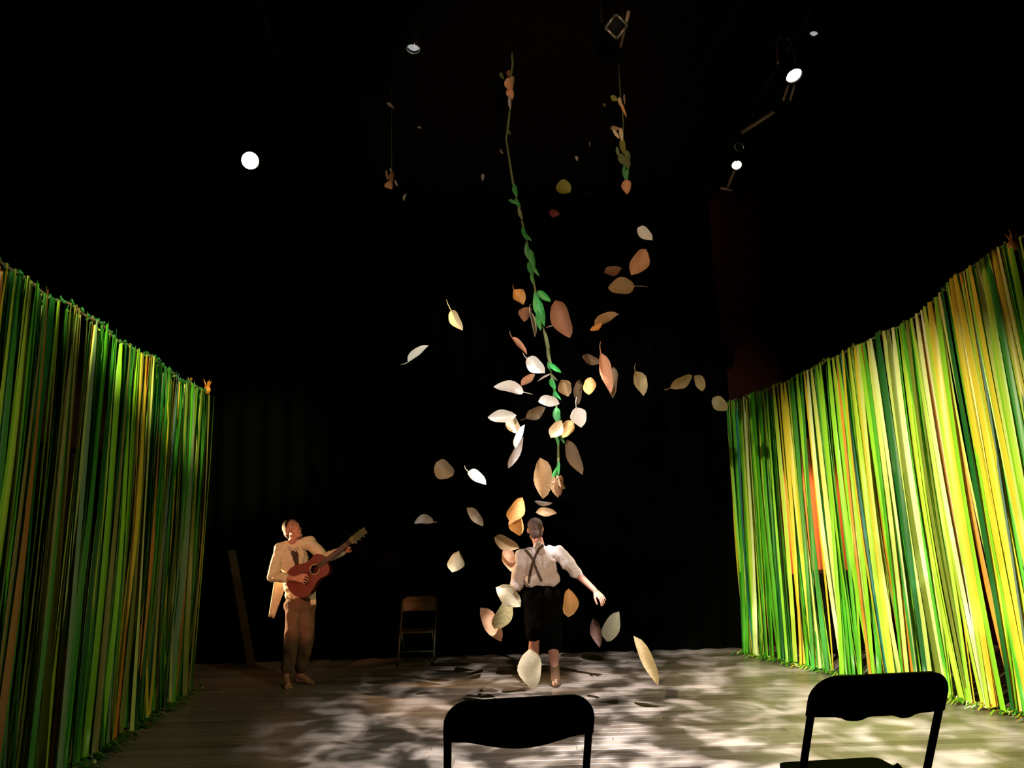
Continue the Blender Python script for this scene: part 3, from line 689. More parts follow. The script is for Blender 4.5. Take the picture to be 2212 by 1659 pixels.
B_leaves = [(1346, 318, 50, 14, 85, .3, LEAF['olive']), (1344, 345, 34, 16, 70, .4, GO), (1353, 350, 40, 22, 80, .3, GO), (1349, 372, 36, 9, 88, .3, G), (1335, 328, 26, 8, 75, .4, GO), (1356, 335, 24, 12, 70, .3, GO), (1355, 378, 30, 8, 95, .3, G)]
B_dried = [(1340, 222, 34, 9, 80, .3, LEAF['cream']), (1346, 235, 44, 7, 70, .3, LEAF['amber']), (1349, 215, 30, 5, 90, .3, LEAF['tan']), (1326, 213, 20, 14, 30, .4, LEAF['olive']), (1331, 290, 26, 8, 55, .3, LEAF['cream']), (1342, 290, 36, 10, 85, .2, LEAF['cream']), (1329, 278, 24, 12, 20, .4, LEAF['tan']), (1353, 404, 34, 24, 90, .1, LEAF['peach'])]
vine('short vine of olive and cream leaves hanging at upper right, round leaf at its end', B_path, 7.6, 6.59, 0.007, B_leaves, B_dried)
C_dried = [(841, 401, 22, 21, 60, .1, LEAF['peach']), (848, 384, 30, 18, 85, .4, LEAF['brown']), (836, 378, 24, 5, 85, .2, LEAF['tan']), (856, 396, 16, 5, 70, .2, LEAF['grey'])]
vine('tiny cluster of orange leaves on a thread at upper left', [(846, 372), (845, 385)], 7.9, 6.59, 0.002, [(845, 368, 12, 6, 80, .2, GO)], C_dried)

# ------------------------------------------------------------------ leaves in the air
# px, py, length, width (picture px), angle of the tip (deg, clockwise on the picture), roll, colour, distance, stalk, label
LV = [
 (1119, 643, 38, 32, 60, .3, 'amber', 7.6, 1, 'small glowing orange leaf just left of the vine, uppermost there'),
 (1137, 679, 34, 26, 110, .5, 'brown', 7.9, 0, 'dim brown leaf left of the vine, under the glowing orange one'),
 (1150, 700, 56, 10, 80, .9, 'cream', 7.7, 1, 'thin cream leaf seen edge-on, pointing straight down left of the vine'),
 (1214, 690, 86, 42, 70, .3, 'brown', 7.2, 0, 'large rust-brown leaf right beside the vine'),
 (1310, 691, 58, 26, -25, .4, 'tan', 7.8, 0, 'tan leaf pointing up right, in the gap right of the rust-brown leaf'),
 (1288, 706, 32, 13, -32, .4, 'amber', 7.7, 0, 'small orange leaf tucked under the tan leaf pointing up right'),
 (1324, 587, 40, 24, -12, .3, 'brown', 7.8, 0, 'small dim brown leaf at the upper right, left of the big orange-brown one'),
 (1380, 566, 68, 38, -58, .2, 'peach', 7.4, 0, 'big orange-brown leaf at the upper right, below the cream one'),
 (1342, 619, 56, 38, 182, .2, 'tan', 7.7, 2, 'broad grey-tan leaf with a long stalk pointing right'),
 (1393, 505, 42, 22, 48, .3, 'white', 7.3, 0, 'bright cream leaf, highest of the falling leaves on the right'),
 (1122, 746, 50, 13, 52, .5, 'peach', 7.8, 1, 'narrow orange-brown leaf slanting down right, above the white leaf by the vine'),
 (1157, 790, 50, 32, 42, .2, 'white', 7.2, 1, 'broad white leaf touching the left side of the vine'),
 (1141, 821, 40, 18, -40, .3, 'peach', 7.6, 0, 'small orange leaf between two white leaves left of the vine'),
 (1101, 838, 68, 27, 190, .3, 'white', 7.3, 1, 'long white leaf pointing left, under the small orange leaf'),
 (1219, 839, 38, 30, 70, .2, 'tan', 7.6, 0, 'round tan leaf just right of the vine at the bright green bud'),
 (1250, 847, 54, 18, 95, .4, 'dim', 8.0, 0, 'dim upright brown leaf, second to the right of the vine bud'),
 (1274, 833, 40, 25, -80, .2, 'amber', 7.5, 0, 'small vivid orange leaf standing upright right of the vine'),
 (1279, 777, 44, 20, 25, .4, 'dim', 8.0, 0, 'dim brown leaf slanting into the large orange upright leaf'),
 (1307, 806, 88, 30, 78, .2, 'peach', 7.3, 1, 'large upright orange-pink leaf, longest right of the vine'),
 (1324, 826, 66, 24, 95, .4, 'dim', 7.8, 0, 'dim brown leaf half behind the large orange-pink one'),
 (1379, 829, 56, 32, 75, .4, 'khaki', 7.6, 1, 'olive-tan leaf with one bright edge, alone right of the orange-pink leaf'),
 (1471, 825, 60, 26, -28, .3, 'tan', 7.8, 1, 'left one of the two tan leaves drifting toward the right curtain'),
 (1510, 828, 38, 26, 65, .2, 'tan', 7.9, 0, 'right one of the two tan leaves drifting toward the right curtain'),
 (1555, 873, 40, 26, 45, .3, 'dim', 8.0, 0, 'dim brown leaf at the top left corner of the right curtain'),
 (1186, 869, 46, 26, 8, .2, 'white', 7.1, 0, 'bright white leaf lying across the vine'),
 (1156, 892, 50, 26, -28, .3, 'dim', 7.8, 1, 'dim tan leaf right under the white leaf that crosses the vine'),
 (1084, 899, 62, 26, 180, .2, 'white', 7.3, 0, 'white leaf with a browner left tip, left of the vine'),
 (1110, 918, 46, 30, 60, .2, 'cream', 7.4, 0, 'cream leaf pointing down, under the white leaf with the browner tip'),
 (1122, 942, 54, 15, -66, .4, 'white', 7.2, 0, 'thin white leaf standing on edge under the cream leaf'),
 (1114, 978, 72, 18, -62, .3, 'grey', 7.5, 0, 'long greyish leaf curving below the thin white leaf'),
 (1249, 902, 44, 34, 80, .2, 'white', 7.1, 2, 'white leaf with an upright stalk, right of the vine'),
 (1201, 927, 44, 27, -55, .2, 'cream', 7.2, 0, 'golden leaf on the vine, left of a joined pair'),
 (1226, 925, 46, 27, -58, .3, 'amber', 7.25, 0, 'orange-tan leaf on the vine, right of a joined pair'),
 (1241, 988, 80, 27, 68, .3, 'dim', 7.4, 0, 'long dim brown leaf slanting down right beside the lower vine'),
 (1171, 1034, 88, 42, 88, .2, 'tan', 7.0, 0, 'very large tan leaf beside the blossom at the end of the vine'),
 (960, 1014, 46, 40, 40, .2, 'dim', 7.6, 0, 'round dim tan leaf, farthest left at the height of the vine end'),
 (1030, 1031, 50, 24, 38, .3, 'white', 7.3, 1, 'white leaf with a curled left stalk, between dim leaf and vine end'),
 (915, 1126, 44, 20, 180, .6, 'grey', 7.7, 1, 'small folded tan leaf, farthest left above the stage floor chair'),
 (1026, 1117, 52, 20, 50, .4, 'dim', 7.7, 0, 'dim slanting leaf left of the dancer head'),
 (1115, 1100, 56, 34, -58, .2, 'amber', 7.2, 0, 'orange leaf pointing up right, just left of the dancer head'),
 (1115, 1136, 44, 32, 70, .2, 'amber', 7.3, 0, 'golden-orange leaf under the one pointing up right, by the dancer head'),
 (1174, 1086, 38, 9, 8, .9, 'grey', 7.4, 0, 'thin grey leaf edge-on, above the dancer head'),
 (1180, 1108, 44, 20, 5, .4, 'tan', 7.4, 0, 'flat tan leaf nearly touching the dancer hair'),
 (1094, 1173, 58, 28, 25, .3, 'tan', 7.2, 0, 'flat tan leaf left of the dancer shoulder'),
 (1098, 1210, 50, 30, 75, .3, 'peach', 7.3, 0, 'peach leaf beside the dancer left shoulder'),
 (984, 1213, 46, 38, -70, .2, 'cream', 7.5, 0, 'lone round pale leaf between the back chair and the dancer'),
 (903, 764, 56, 20, -38, .5, 'white', 7.4, 1, 'white crescent leaf, farthest left of the bright falling leaves'),
 (986, 692, 50, 24, 62, .3, 'cream', 7.5, 2, 'cream cone-shaped leaf with curled stalk, upper left'),
 (1098, 1290, 66, 40, 40, .3, 'cream', 7.2, 0, 'pale yellow leaf beside the dancer hip on the left'),
 (1087, 1327, 74, 34, -60, .3, 'khaki', 7.4, 0, 'olive-tan leaf hanging below the pale yellow one'),
 (1062, 1350, 84, 32, 60, .3, 'peach', 7.5, 0, 'orange-brown crescent leaf, lowest left of the dancer shorts'),
 (1229, 1302, 58, 36, -85, .2, 'amber', 7.5, 0, 'oval orange-tan leaf right beside the dancer shorts'),
 (1323, 1354, 68, 32, -65, .4, 'grey', 7.3, 0, 'silvery grey curved leaf right of the dancer knees'),
 (1290, 1366, 62, 22, 80, .4, 'dark', 7.6, 0, 'very dark leaf next to the silvery grey one'),
 (1397, 1428, 112, 26, 66, .3, 'tan', 7.3, 0, 'long tan leaf about to land, right of the dancer feet'),
 (1146, 1446, 80, 48, 88, .1, 'cream', 7.7, 0, 'big pale leaf in front of the dancer left foot'),
 (1217, 407, 34, 33, 30, .1, 'olive', 8.2, 0, 'round olive-green leaf between the two vines near the ceiling'),
 (1197, 461, 24, 14, 20, .4, 'red', 8.2, 0, 'dark red leaf below the round olive-green one'),
 (1042, 383, 20, 6, 95, .6, 'grey', 8.2, 0, 'tiny upright pale leaf left of the long vine'),
 (875, 427, 18, 7, 110, .5, 'grey', 8.2, 0, 'tiny pale leaf below the orange cluster at upper left'),
 (842, 229, 20, 9, 40, .5, 'grey', 8.2, 0, 'tiny pale leaf above the orange cluster at upper left'),
 (828, 186, 12, 6, 10, .5, 'dim', 8.2, 0, 'faint tiny leaf, highest at the upper left'),
 (1244, 343, 12, 8, 70, .5, 'grey', 8.2, 0, 'tiny pale leaf above the round olive-green leaf'),
 (1343, 149, 11, 6, 50, .4, 'tan', 8.2, 0, 'tiny leaf above the short right vine'),
 (1273, 312, 12, 4, 85, .5, 'dim', 8.2, 0, 'faint tiny upright leaf left of the short right vine'),
 (1083, 327, 14, 5, 55, .5, 'dim', 8.2, 0, 'faint tiny leaf close to the thin upper part of the long vine'),
 (905, 276, 9, 7, 30, .4, 'grey', 8.2, 0, 'tiny pale speck of a leaf right of the upper left pair'),
 (1305, 227, 10, 6, -40, .4, 'dim', 8.2, 0, 'faint tiny leaf just left of the top of the right vine'),
]
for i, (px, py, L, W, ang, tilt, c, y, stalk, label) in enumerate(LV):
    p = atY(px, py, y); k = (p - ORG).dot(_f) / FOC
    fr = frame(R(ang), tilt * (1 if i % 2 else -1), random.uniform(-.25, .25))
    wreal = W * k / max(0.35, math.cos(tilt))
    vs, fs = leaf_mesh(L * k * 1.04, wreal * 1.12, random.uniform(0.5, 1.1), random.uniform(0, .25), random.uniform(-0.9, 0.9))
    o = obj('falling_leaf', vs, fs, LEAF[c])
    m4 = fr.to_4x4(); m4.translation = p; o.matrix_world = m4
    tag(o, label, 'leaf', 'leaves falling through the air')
    if stalk:
        b = MB(); L2 = L * k * 0.5; ex = (0.28 if stalk == 1 else 0.5) * L * k
        b.tube([(-L2 * 0.9, 0, vs[2].z), (-L2 - ex * 0.6, 0.006, vs[2].z + 0.01), (-L2 - ex, 0.02, vs[2].z + 0.025)], [0.006, 0.004, 0.002], 5)
        b.build('stalk', LEAF[c], o)

# ------------------------------------------------------------------ people
def head(b, C, fwd, up, s=1.0):
    fwd = V(fwd).normalized(); up = V(up); up = (up - fwd * up.dot(fwd)).normalized(); rt = fwd.cross(up)
    rot = Matrix((rt, fwd, up)).transposed()
    def P(x, y, z): return V(C) + rot @ V((x, y, z)) * s
    b.ball(P(0, -0.012, 0.03), (.077 * s, .098 * s, .088 * s), rot)
    b.ball(P(0, 0.028, -0.04), (.060 * s, .066 * s, .078 * s), rot)
    b.ball(P(0, 0.068, -0.098), .024 * s); b.ball(P(0, 0.0, -0.052), (.060 * s, .066 * s, .055 * s), rot)
    b.capsule(P(0, .086, .014), P(0, .108, -.026), .008 * s, .0125 * s)
    b.capsule(P(-.036, .081, .027), P(.036, .081, .027), .010 * s, .010 * s)
    for q in (-1, 1):
        b.ball(P(q * .037, .054, -.03), .026 * s); b.ball(P(q * .080, -.008, -.008), (.012 * s, .02 * s, .033 * s), rot)
        b.capsule(P(q * .052, 0, -.065), P(q * .03, .05, -.1), .018 * s, .020 * s)
    b.capsule(P(-.02, .094, -.058), P(.02, .094, -.058), .008 * s, .008 * s)
    b.capsule(P(-.016, .092, -.071), P(.016, .092, -.071), .009 * s, .009 * s)
    return rot, P
def hand(b, wrist, d, pn, curl, thumb_side, s=1.0, spread=0.16):
    d = V(d).normalized(); pn = V(pn); pn = (pn - d * pn.dot(d)).normalized(); sd = d.cross(pn)
    w = V(wrist)
    lens = (.074, .082, .076, .060)
    for i in range(4):
        q = (1.5 - i) * thumb_side
        base = w + sd * q * .008 * s; kn = w + (d * .092 + sd * q * .022) * s - pn * .004 * abs(q)
        b.capsule(base, kn, .017 * s, .0125 * s)
        dir0 = (d + sd * q * spread).normalized(); a = 0; p = kn
        for k in range(3):
            a += curl * (0.6, 0.9, 0.7)[k]
            v = dir0 * math.cos(a) + pn * math.sin(a); e = p + v * lens[i] * s * (0.46, 0.32, 0.24)[k]
            b.capsule(p, e, (.0095, .0088, .0080)[k] * s, (.0088, .0080, .0070)[k] * s, 10, 4); p = e
    p = w + (d * .025 + sd * thumb_side * .022) * s
    t1 = p + (d * .035 + sd * thumb_side * .035 + pn * .012) * s; t2 = t1 + (d * .032 + sd * thumb_side * .010 + pn * .012) * s; t3 = t2 + (d * .026 + pn * .010) * s
    b.chain([p, t1, t2, t3], [.017 * s, .013 * s, .0105 * s, .009 * s])
def foot(b, ankle, heel, toe, s=1.0, toes=True):
    ankle, heel, toe = V(ankle), V(heel), V(toe)
    d = (toe - heel); d.z = 0; L = d.length; d.normalize(); sd = V((-d.y, d.x, 0))
    b.capsule(heel + d * .02 + V((0, 0, .032)), ankle, .031, .036)
    b.capsule(ankle + V((0, 0, -.01)), heel + d * (L * .62) + V((0, 0, .034)), .036, .030)
    b.capsule(heel + d * .03 + V((0, 0, .026)), heel + d * (L * .66) + sd * .016 + V((0, 0, .022)), .026, .021)
    b.capsule(heel + d * .03 + V((0, 0, .026)), heel + d * (L * .7) - sd * .014 + V((0, 0, .022)), .026, .021)
    if toes:
        for k in range(5):
            q = -.032 + .016 * k; a = heel + d * (L * .68) + sd * q + V((0, 0, .018)); r = .013 if k == 0 else .0095
            b.capsule(a, heel + d * (L * (.97 - .035 * k)) + sd * q * 1.1 + V((0, 0, .011)), r + .003, r)

from mathutils import noise
def wrinkle(o, amp, sc=(9, 9, 16), z0=0.0):
    me = o.data
    ns = [v.normal.copy() for v in me.vertices]
    for v, n_ in zip(me.vertices, ns):
        q = V((v.co.x * sc[0], v.co.y * sc[1], v.co.z * sc[2]))
        k = 1 - abs(noise.noise(q)) * 2.2
        v.co += n_ * amp * (k - 0.55)
    me.update(); return o
def patch_strip(bvh, off, pxs, widths, name, m, parent, lift=.006, th=.006, sub=5):
    pts = []
    for k in range(len(pxs) - 1):
        for q in range(sub):
            s_ = q / sub; pts.append((pxs[k][0] + (pxs[k + 1][0] - pxs[k][0]) * s_, pxs[k][1] + (pxs[k + 1][1] - pxs[k][1]) * s_, widths[k] + (widths[k + 1] - widths[k]) * s_))
    pts.append((*pxs[-1], widths[-1])); P3 = []
    for px, py, wd in pts:
        d = ray(px, py).normalized(); hit = bvh.ray_cast(ORG - off, d)
        if hit[0]: P3.append((hit[0] + off - d * lift, hit[1], wd))
    b = MB(); n = len(P3)
    for i in range(n):
        tt = (P3[min(i + 1, n - 1)][0] - P3[max(i - 1, 0)][0]).normalized(); sdv = tt.cross(P3[i][1]).normalized() * P3[i][2] / 2; nn = P3[i][1] * th
        b.v += [P3[i][0] - sdv, P3[i][0] + sdv, P3[i][0] + sdv + nn, P3[i][0] - sdv + nn]
    for i in range(n - 1):
        k = i * 4
        for q in range(4): b.f.append((k + q, k + (q + 1) % 4, k + 4 + (q + 1) % 4, k + 4 + q))
    if n > 1: b.f += [(0, 3, 2, 1), tuple(4 * (n - 1) + q for q in range(4))]
    return b.build(name, m, parent, False, off)
def surf(o): return BVHTree.FromPolygons([v.co.copy() for v in o.data.vertices], [tuple(p.vertices) for p in o.data.polygons])

# ---- guitarist
GY = 8.95
def g_(px, py, dy=0.0): return atY(px, py, GY + dy)
t_g = thing('person', 'barefoot person in cream jacket and brown trousers playing a guitar, head thrown back', 'person', (g_(645, 1480).x, GY, 0))
OFF = t_g.location.copy()
hc = g_(632, 1144, -0.05); nb = g_(630, 1178, 0.0)
b = MB()
rotH, PH = head(b, hc, (0.62, -0.60, 0.36), (-0.50, 0.15, 0.85), 1.06)
b.capsule(PH(0, -.02, -.075), nb, .052, .060)
shR, shL = g_(607, 1186, -.02), g_(668, 1172, .03)
elR, wrR = g_(589, 1245, -.10), g_(636, 1250, -.30)
elL, wrL = g_(702, 1205, -.03), g_(742, 1190, -.20)
chest = g_(635, 1212, .02); waist = g_(642, 1262, .03); pel = g_(648, 1300, .03)
b.ball(chest, (.15, .11, .17)); b.ball(waist, (.13, .10, .14)); b.ball(pel, (.145, .11, .12)); b.capsule(shR, shL, .06, .06)
b.chain([shR, elR, wrR], [.052, .040, .029]); b.chain([shL, elL, wrL], [.052, .040, .029])
hipR, hipL = g_(636, 1308, .02), g_(661, 1306, .04)
knR, knL = g_(631, 1376, -.04), g_(663, 1374, .06)
anR = atZ(618, 1463, 0.095); anL = atZ(646, 1460, 0.09)
anR = V((anR.x, 8.98, .1)); anR.x = atY(618, 1463, 8.98).x; anL = V((atY(647, 1460, 9.15).x, 9.15, .095))
b.chain([hipR, knR, anR], [.075, .052, .034]); b.chain([hipL, knL, anL], [.075, .052, .034])
toeR = atZ(625, 1490); heR = V((anR.x - .012, anR.y + .045, 0)); foot(b, anR, heR, toeR)
toeL = atZ(681, 1477); heL = V((anL.x - .045, anL.y + .03, 0)); foot(b, anL, heL, toeL)
hand(b, wrR, g_(665, 1251, -.36) - wrR, V((0.1, 0.8, -0.5)), 0.55, 1)
hand(b, wrL, (g_(757, 1172, -.30) - wrL), V((0.3, -1.0, 0.1)), 0.8, 1, 0.95)
body = b.grow('body', M['skin'], t_g, 0.0055, 2, OFF)
def part(o, lab=None):
    if lab: o['label'] = lab
    return o
for q in (-1, 1):
    e = MB(); e.ball(PH(q * .032, .079, .004), .0125); eo = e.build('eye', M['eye'], t_g, True, OFF); e = MB(); e.ball(PH(q * .032, .0885, .005), .0055); e.build('iris', M['iris'], eo, True, OFF)
h = MB(); h.ball(PH(0, -.022, .042), (.086, .102, .092), rotH); h.ball(PH(0, -.055, -.005), (.078, .066, .085), rotH); h.grow('hair', M['hair_dark'], t_g, .008, 2, OFF)
j = MB()
j.ball(chest, (.168, .125, .17)); j.ball(waist, (.155, .118, .16)); j.ball(g_(646, 1285, .03), (.16, .12, .10)); j.capsule(shR, shL, .078, .078); j.capsule(nb + V((0, .03, -.02)), chest, .07, .12)
j.chain([shR, elR], [.072, .062]); j.chain([elR, elR.lerp(wrR, .62)], [.062, .052]); j.chain([shL, elL], [.072, .060]); j.chain([elL, elL.lerp(wrL, .92)], [.060, .050])
j.chain([nb + V((-.03, 0, 0)), shR], [.062, .075]); j.chain([nb + V((.03, 0, 0)), shL], [.062, .075])
jacket = wrinkle(j.grow('jacket', M['linen'], t_g, .0075, 3, OFF), 0.008)
jb = surf(jacket)
def sheet(cs, name, m, parent, folds=2.0, amp=.012, th=.008, nu=7, nv=8):
    a, b_, c_, d_2 = cs; vs = []
    for side in (0, 1):
        for i in range(nv + 1):
            for q in range(nu + 1):
                u_, v_ = q / nu, i / nv
                p = a.lerp(b_, u_).lerp(d_2.lerp(c_, u_), v_) + V((0, -1, 0)) * (amp * (0.3 + v_) * math.sin(u_ * folds * 2 * PI) - side * th)
                vs.append(p - OFF)
    n = (nu + 1) * (nv + 1); fs = []
    for i in range(nv):
        for q in range(nu):
            k = i * (nu + 1) + q; fs += [(k, k + 1, k + nu + 2, k + nu + 1), (n + k, n + k + nu + 1, n + k + nu + 2, n + k + 1)]
    rim = [q for q in range(nu + 1)] + [(i + 1) * (nu + 1) - 1 + nu + 1 for i in range(nv)] + [nv * (nu + 1) + q for q in range(nu - 1, -1, -1)] + [i * (nu + 1) for i in range(nv - 1, 0, -1)]
    for i in range(len(rim)): r0_, r1_ = rim[i], rim[(i + 1) % len(rim)]; fs.append((r0_, n + r0_, n + r1_, r1_))
    return obj(name, vs, fs, m, parent)
sheet([g_(593, 1250, .08), g_(618, 1262, .10), g_(592, 1336, .10), g_(580, 1332, .08)], 'jacket_tail', M['linen'], t_g, 1.5)
sheet([g_(664, 1262, -.10), g_(682, 1264, -.06), g_(683, 1306, -.08), g_(672, 1308, -.11)], 'jacket_tail', M['linen'], t_g, 1.2, .008)
patch_strip(jb, OFF, [(634, 1186), (638, 1205), (641, 1222), (643, 1250)], [.05, .085, .10, .10], 'waistcoat', M['vest'], t_g, .004, .004)
patch_strip(jb, OFF, [(619, 1184), (624, 1200), (632, 1218), (636, 1246)], [.035, .06, .05, .03], 'lapel', M['linen'], t_g, .010, .008)
patch_strip(jb, OFF, [(647, 1178), (650, 1192), (650, 1206), (649, 1222)], [.035, .06, .055, .03], 'lapel', M['linen'], t_g, .010, .008)
patch_strip(jb, OFF, [(622, 1180), (630, 1186), (638, 1190), (645, 1180)], [.022, .024, .024, .022], 'shirt_collar', M['collar'], t_g, .010, .008)
tr = MB(); tr.ball(pel, (.165, .135, .12)); tr.capsule(hipR, hipL, .115, .115); 
tr.chain([hipR, knR, knR.lerp(anR, .74)], [.098, .082, .074]); tr.chain([hipL, knL, knL.lerp(anL, .80)], [.098, .082, .074])
wrinkle(tr.grow('trousers', M['trouser'], t_g, .0075, 3, OFF), 0.014, (10, 10, 5))

# ---- guitar
t = thing('guitar', 'red-brown acoustic guitar held across the guitarist, neck pointing up right', 'guitar', (0, 0, 0))
hole = g_(680, 1230, -.27); ax = (g_(786, 1147, -.30) - hole); LEN = ax.length; ax = ax.normalized()
nrm = V((0.05, -1, 0.28)); nrm = (nrm - ax * nrm.dot(ax)).normalized(); sd = ax.cross(nrm)
def Gp(a, s_, n_): return hole + ax * a + sd * s_ + nrm * n_
def half(a):                      # body half width along the axis, a from -0.35 (tail) to 0.15 (neck joint)
    tab = [(-.352, 0), (-.345, .06), (-.325, .115), (-.28, .165), (-.22, .187), (-.16, .18), (-.10, .152), (-.05, .128), (-.01, .120), (.03, .127), (.07, .138), (.105, .135), (.135, .105), (.15, .06), (.154, 0)]
    return interp(tab, a)
aa = [-.352, -.349, -.342, -.325, -.30, -.27, -.23, -.19, -.15, -.11, -.07, -.03, .0, .03, .06, .09, .115, .135, .148, .154]
out = [(a, half(a)) for a in aa] + [(a, -half(a)) for a in aa[-2:0:-1]]
n = len(out)
b = MB(); b.add([Gp(a, s, 0.0) for a, s in out] + [Gp(a, s, -0.09) for a, s in out], [tuple(range(n, 2 * n))] + [(i, (i + 1) % n, n + (i + 1) % n, n + i) for i in range(n)]); b.build('guitar_sides', M['guitar_side'], t)
b = MB()
ring = [Gp(.047 * math.cos(q), .047 * math.sin(q), .003) for q in [2 * PI * k / 36 for k in range(36)]]
outl = [Gp(a, s, .002) for a, s in out]
# soundboard as a fan from the outline to the sound hole
bm = bmesh.new(); vo = [bm.verts.new(p) for p in outl]; vr = [bm.verts.new(p) for p in ring]
eo = [bm.edges.new((vo[i], vo[(i + 1) % n])) for i in range(n)]; er = [bm.edges.new((vr[i], vr[(i + 1) % 36])) for i in range(36)]
bmesh.ops.triangle_fill(bm, use_beauty=True, edges=eo + er); bmesh.ops.recalc_face_normals(bm, faces=bm.faces)
me = bpy.data.meshes.new('soundboard'); bm.to_mesh(me); bm.free(); me.materials.append(M['guitar_top'])
o = bpy.data.objects.new('soundboard', me); COL.objects.link(o); o.parent = t
b = MB(); b.tube([Gp(.053 * math.cos(q), .053 * math.sin(q), .003) for q in [2 * PI * k / 36 for k in range(36)]], .006, 6, True); b.build('rosette', M['rosette'], t)
ML = Matrix((ax, sd, nrm)).transposed().to_4x4(); ML.translation = hole
b = MB(); b.box((.05, -.027, .002), (.49, .027, .014), ML); b.build('fretboard', M['neck'], t, False)
b = MB(); b.box((.145, -.025, -.022), (.49, .025, .002), ML); b.build('guitar_neck', M['neck'], t, False)
b = MB(); b.box((.49, -.036, -.018), (LEN + .02, .036, .004), ML); b.build('headstock', M['headstock'], t, False)
for k in range(3):
    for s_ in (-1, 1):
        b = MB(); b.tube([Gp(.53 + .055 * k, s_ * .036, -.008), Gp(.53 + .055 * k, s_ * .058, -.008)], .008, 8); b.build('tuning_peg', M['chrome'], t)
b = MB(); b.box((-.155, -.075, .002), (-.125, .075, .012), ML); b.build('bridge', M['neck'], t, False)
for k in range(6):
    q = -.02 + .008 * k; b = MB(); b.tube([Gp(-.14, q * 1.3, .014), Gp(.49, q, .016)], .0012, 4); b.build('string', M['steel'], t)
b = MB(); b.tube([Gp(-.35, 0, -.04), g_(606, 1200, .10), g_(625, 1180, .06)], .008, 6)

# ---- dancer
DY = 8.5
def d_(px, py, dy=0.0): return atY(px, py, DY + dy)
t_d = thing('person', 'person seen from behind in white shirt, suspenders and black knee breeches, arm flung out', 'person', (d_(1175, 1480).x, DY, 0))
OFF = t_d.location.copy()
b = MB(); hc = d_(1156, 1143, .03)
rotH, PH = head(b, hc, (-0.18, 1.0, 0.12), (-0.1, 0.0, 1.0), 1.0)
nb = d_(1164, 1177, .0); b.capsule(PH(.0, -.03, -.075), nb, .058, .06)
sL, sR = d_(1128, 1200, .0), d_(1204, 1192, .0)
eL, wL = d_(1115, 1262, .02), d_(1124, 1266, .27)
eR, wR = d_(1246, 1239, -.03), d_(1284, 1275, -.08)
ch = d_(1166, 1217, .02); wa = d_(1169, 1256, .03); pe = d_(1170, 1283, .03)
b.ball(ch, (.155, .11, .16)); b.ball(wa, (.13, .10, .13)); b.ball(pe, (.15, .12, .12)); b.capsule(sL, sR, .055, .055)
b.chain([sL, eL, wL], [.052, .042, .029]); b.chain([sR, eR, wR], [.054, .043, .030])
hL, hR = d_(1152, 1292, .03), d_(1188, 1290, .03)
kL, kR = d_(1154, 1382, -.02), d_(1194, 1380, .03)
aR = V((atY(1199, 1462, 8.52).x, 8.52, .10)); aL = V((atY(1150, 1458, 8.62).x, 8.62, .10))
cfL, cfR = kL.lerp(aL, .3) + V((0, -.02, 0)), kR.lerp(aR, .3) + V((0, -.02, 0))
b.chain([hL, kL], [.085, .058]); b.chain([kL, cfL, aL], [.055, .058, .035]); b.chain([hR, kR], [.085, .058]); b.chain([kR, cfR, aR], [.055, .058, .035])
foot(b, aR, aR + V((-.01, -.06, -aR.z)), aR + V((.06, .18, -aR.z)), 1, False); foot(b, aL, aL + V((0, -.06, -aL.z)), aL + V((-.05, .18, -aL.z)), 1, False)
hand(b, wR, d_(1303, 1297, -.10) - wR, V((-0.4, 0.6, -0.5)), 0.35, -1, 1.05)
hand(b, wL, V((0.1, 1, 0.1)), V((0.7, 0, -0.6)), 0.4, 1, 1.0)
b.grow('body', M['skin'], t_d, 0.0055, 2, OFF)
for q in (-1, 1):
    e = MB(); e.ball(PH(q * .032, .081, .004), .0125); eo = e.build('eye', M['eye'], t_d, True, OFF); e = MB(); e.ball(PH(q * .032, .0905, .005), .0055); e.build('iris', M['iris'], eo, True, OFF)
h = MB(); h.ball(PH(0, -.02, .04), (.084, .102, .088), rotH); h.ball(PH(0, -.05, -.025), (.076, .066, .085), rotH); h.grow('hair', M['hair_grey'], t_d, .008, 2, OFF)
s = MB()
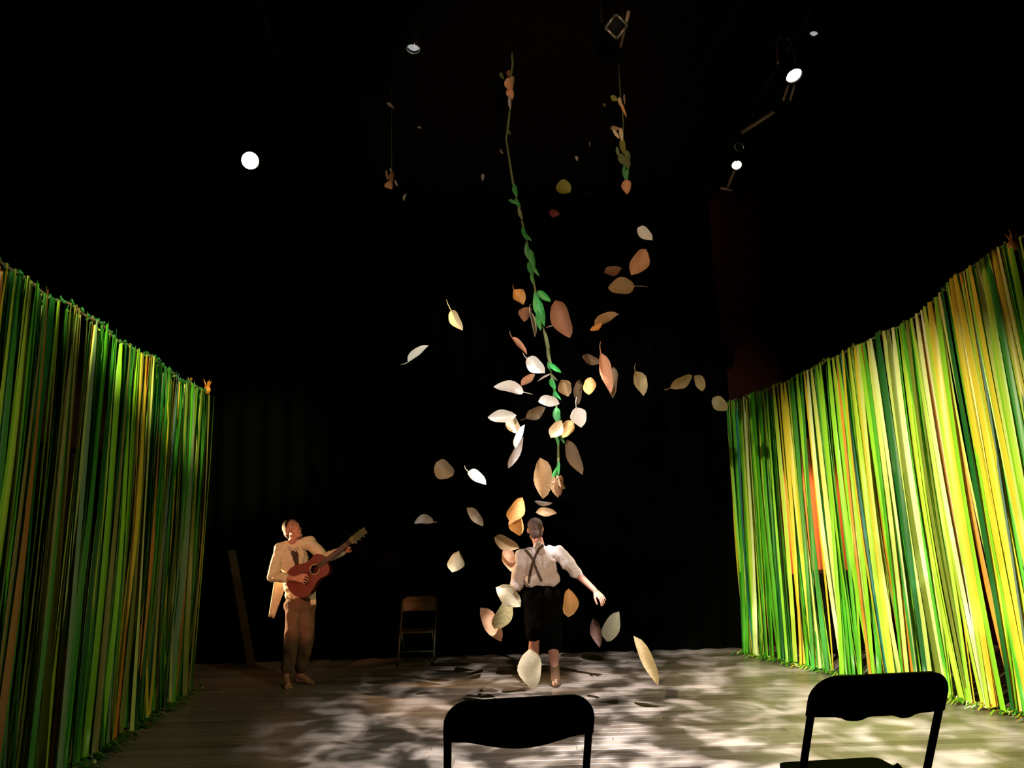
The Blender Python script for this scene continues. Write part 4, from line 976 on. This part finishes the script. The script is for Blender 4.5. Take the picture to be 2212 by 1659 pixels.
s.ball(ch, (.18, .135, .165)); s.capsule(ch + V((0, 0, -.05)), wa, .135, .13); s.capsule(wa + V((-.055, 0, 0)), ch + V((-.06, 0, 0)), .12, .12); s.capsule(wa + V((.055, 0, 0)), ch + V((.06, 0, 0)), .12, .12); s.capsule(sL, sR, .075, .078); s.capsule(nb + V((0, -.01, -.01)), ch, .068, .12)
s.chain([sL, eL], [.075, .065]); s.chain([eL, eL.lerp(wL, .8)], [.066, .045]); s.chain([sR, sR.lerp(eR, .6), eR], [.078, .075, .062]); s.chain([eR, eR.lerp(wR, .12)], [.062, .052])
s.capsule(d_(1148, 1252, -.03), d_(1192, 1250, -.03), .085, .085)
shirt = wrinkle(s.grow('shirt', M['shirt'], t_d, .0075, 3, OFF), 0.016, (9, 9, 6))
tr = MB(); tr.ball(pe + V((0, 0, .04)), (.175, .135, .13)); tr.ball(pe, (.18, .145, .14))
tr.chain([hL, kL + V((0, 0, .085))], [.118, .092]); tr.chain([hR, kR + V((.005, 0, -.03))], [.118, .088])
tr.capsule(kL + V((0, 0, .09)), kL + V((0, 0, .07)), .096, .096); tr.capsule(kR + V((.008, 0, -.02)), kR + V((.01, 0, -.045)), .098, .098)
wrinkle(tr.grow('knee_breeches', M['breeches'], t_d, .008, 3, OFF), 0.012, (9, 9, 6))
for (a_, k_, sg) in ((aR, kR, 1), (aL, kL, -1)):
    bt = MB(); foot(bt, a_, a_ + V((0, -.07, -a_.z)), a_ + V((sg * .06, .19, -a_.z)), 1, False)
    bt.capsule(a_ + V((0, -.005, -.03)), a_.lerp(k_, .28), .050, .052)
    part(bt.grow('boot', M['boot'], t_d, .007, 2, OFF))
# suspenders laid on the shirt
sb = surf(shirt)
patch_strip(sb, OFF, [(1142, 1260), (1145, 1240), (1150, 1220), (1157, 1200), (1165, 1185), (1175, 1176)], [.028] * 6, 'suspender', M['strap'], t_d)
patch_strip(sb, OFF, [(1170, 1256), (1163, 1240), (1156, 1222), (1151, 1208), (1143, 1196), (1135, 1188)], [.024] * 6, 'suspender', M['strap'], t_d)
print('planks', n_pl)
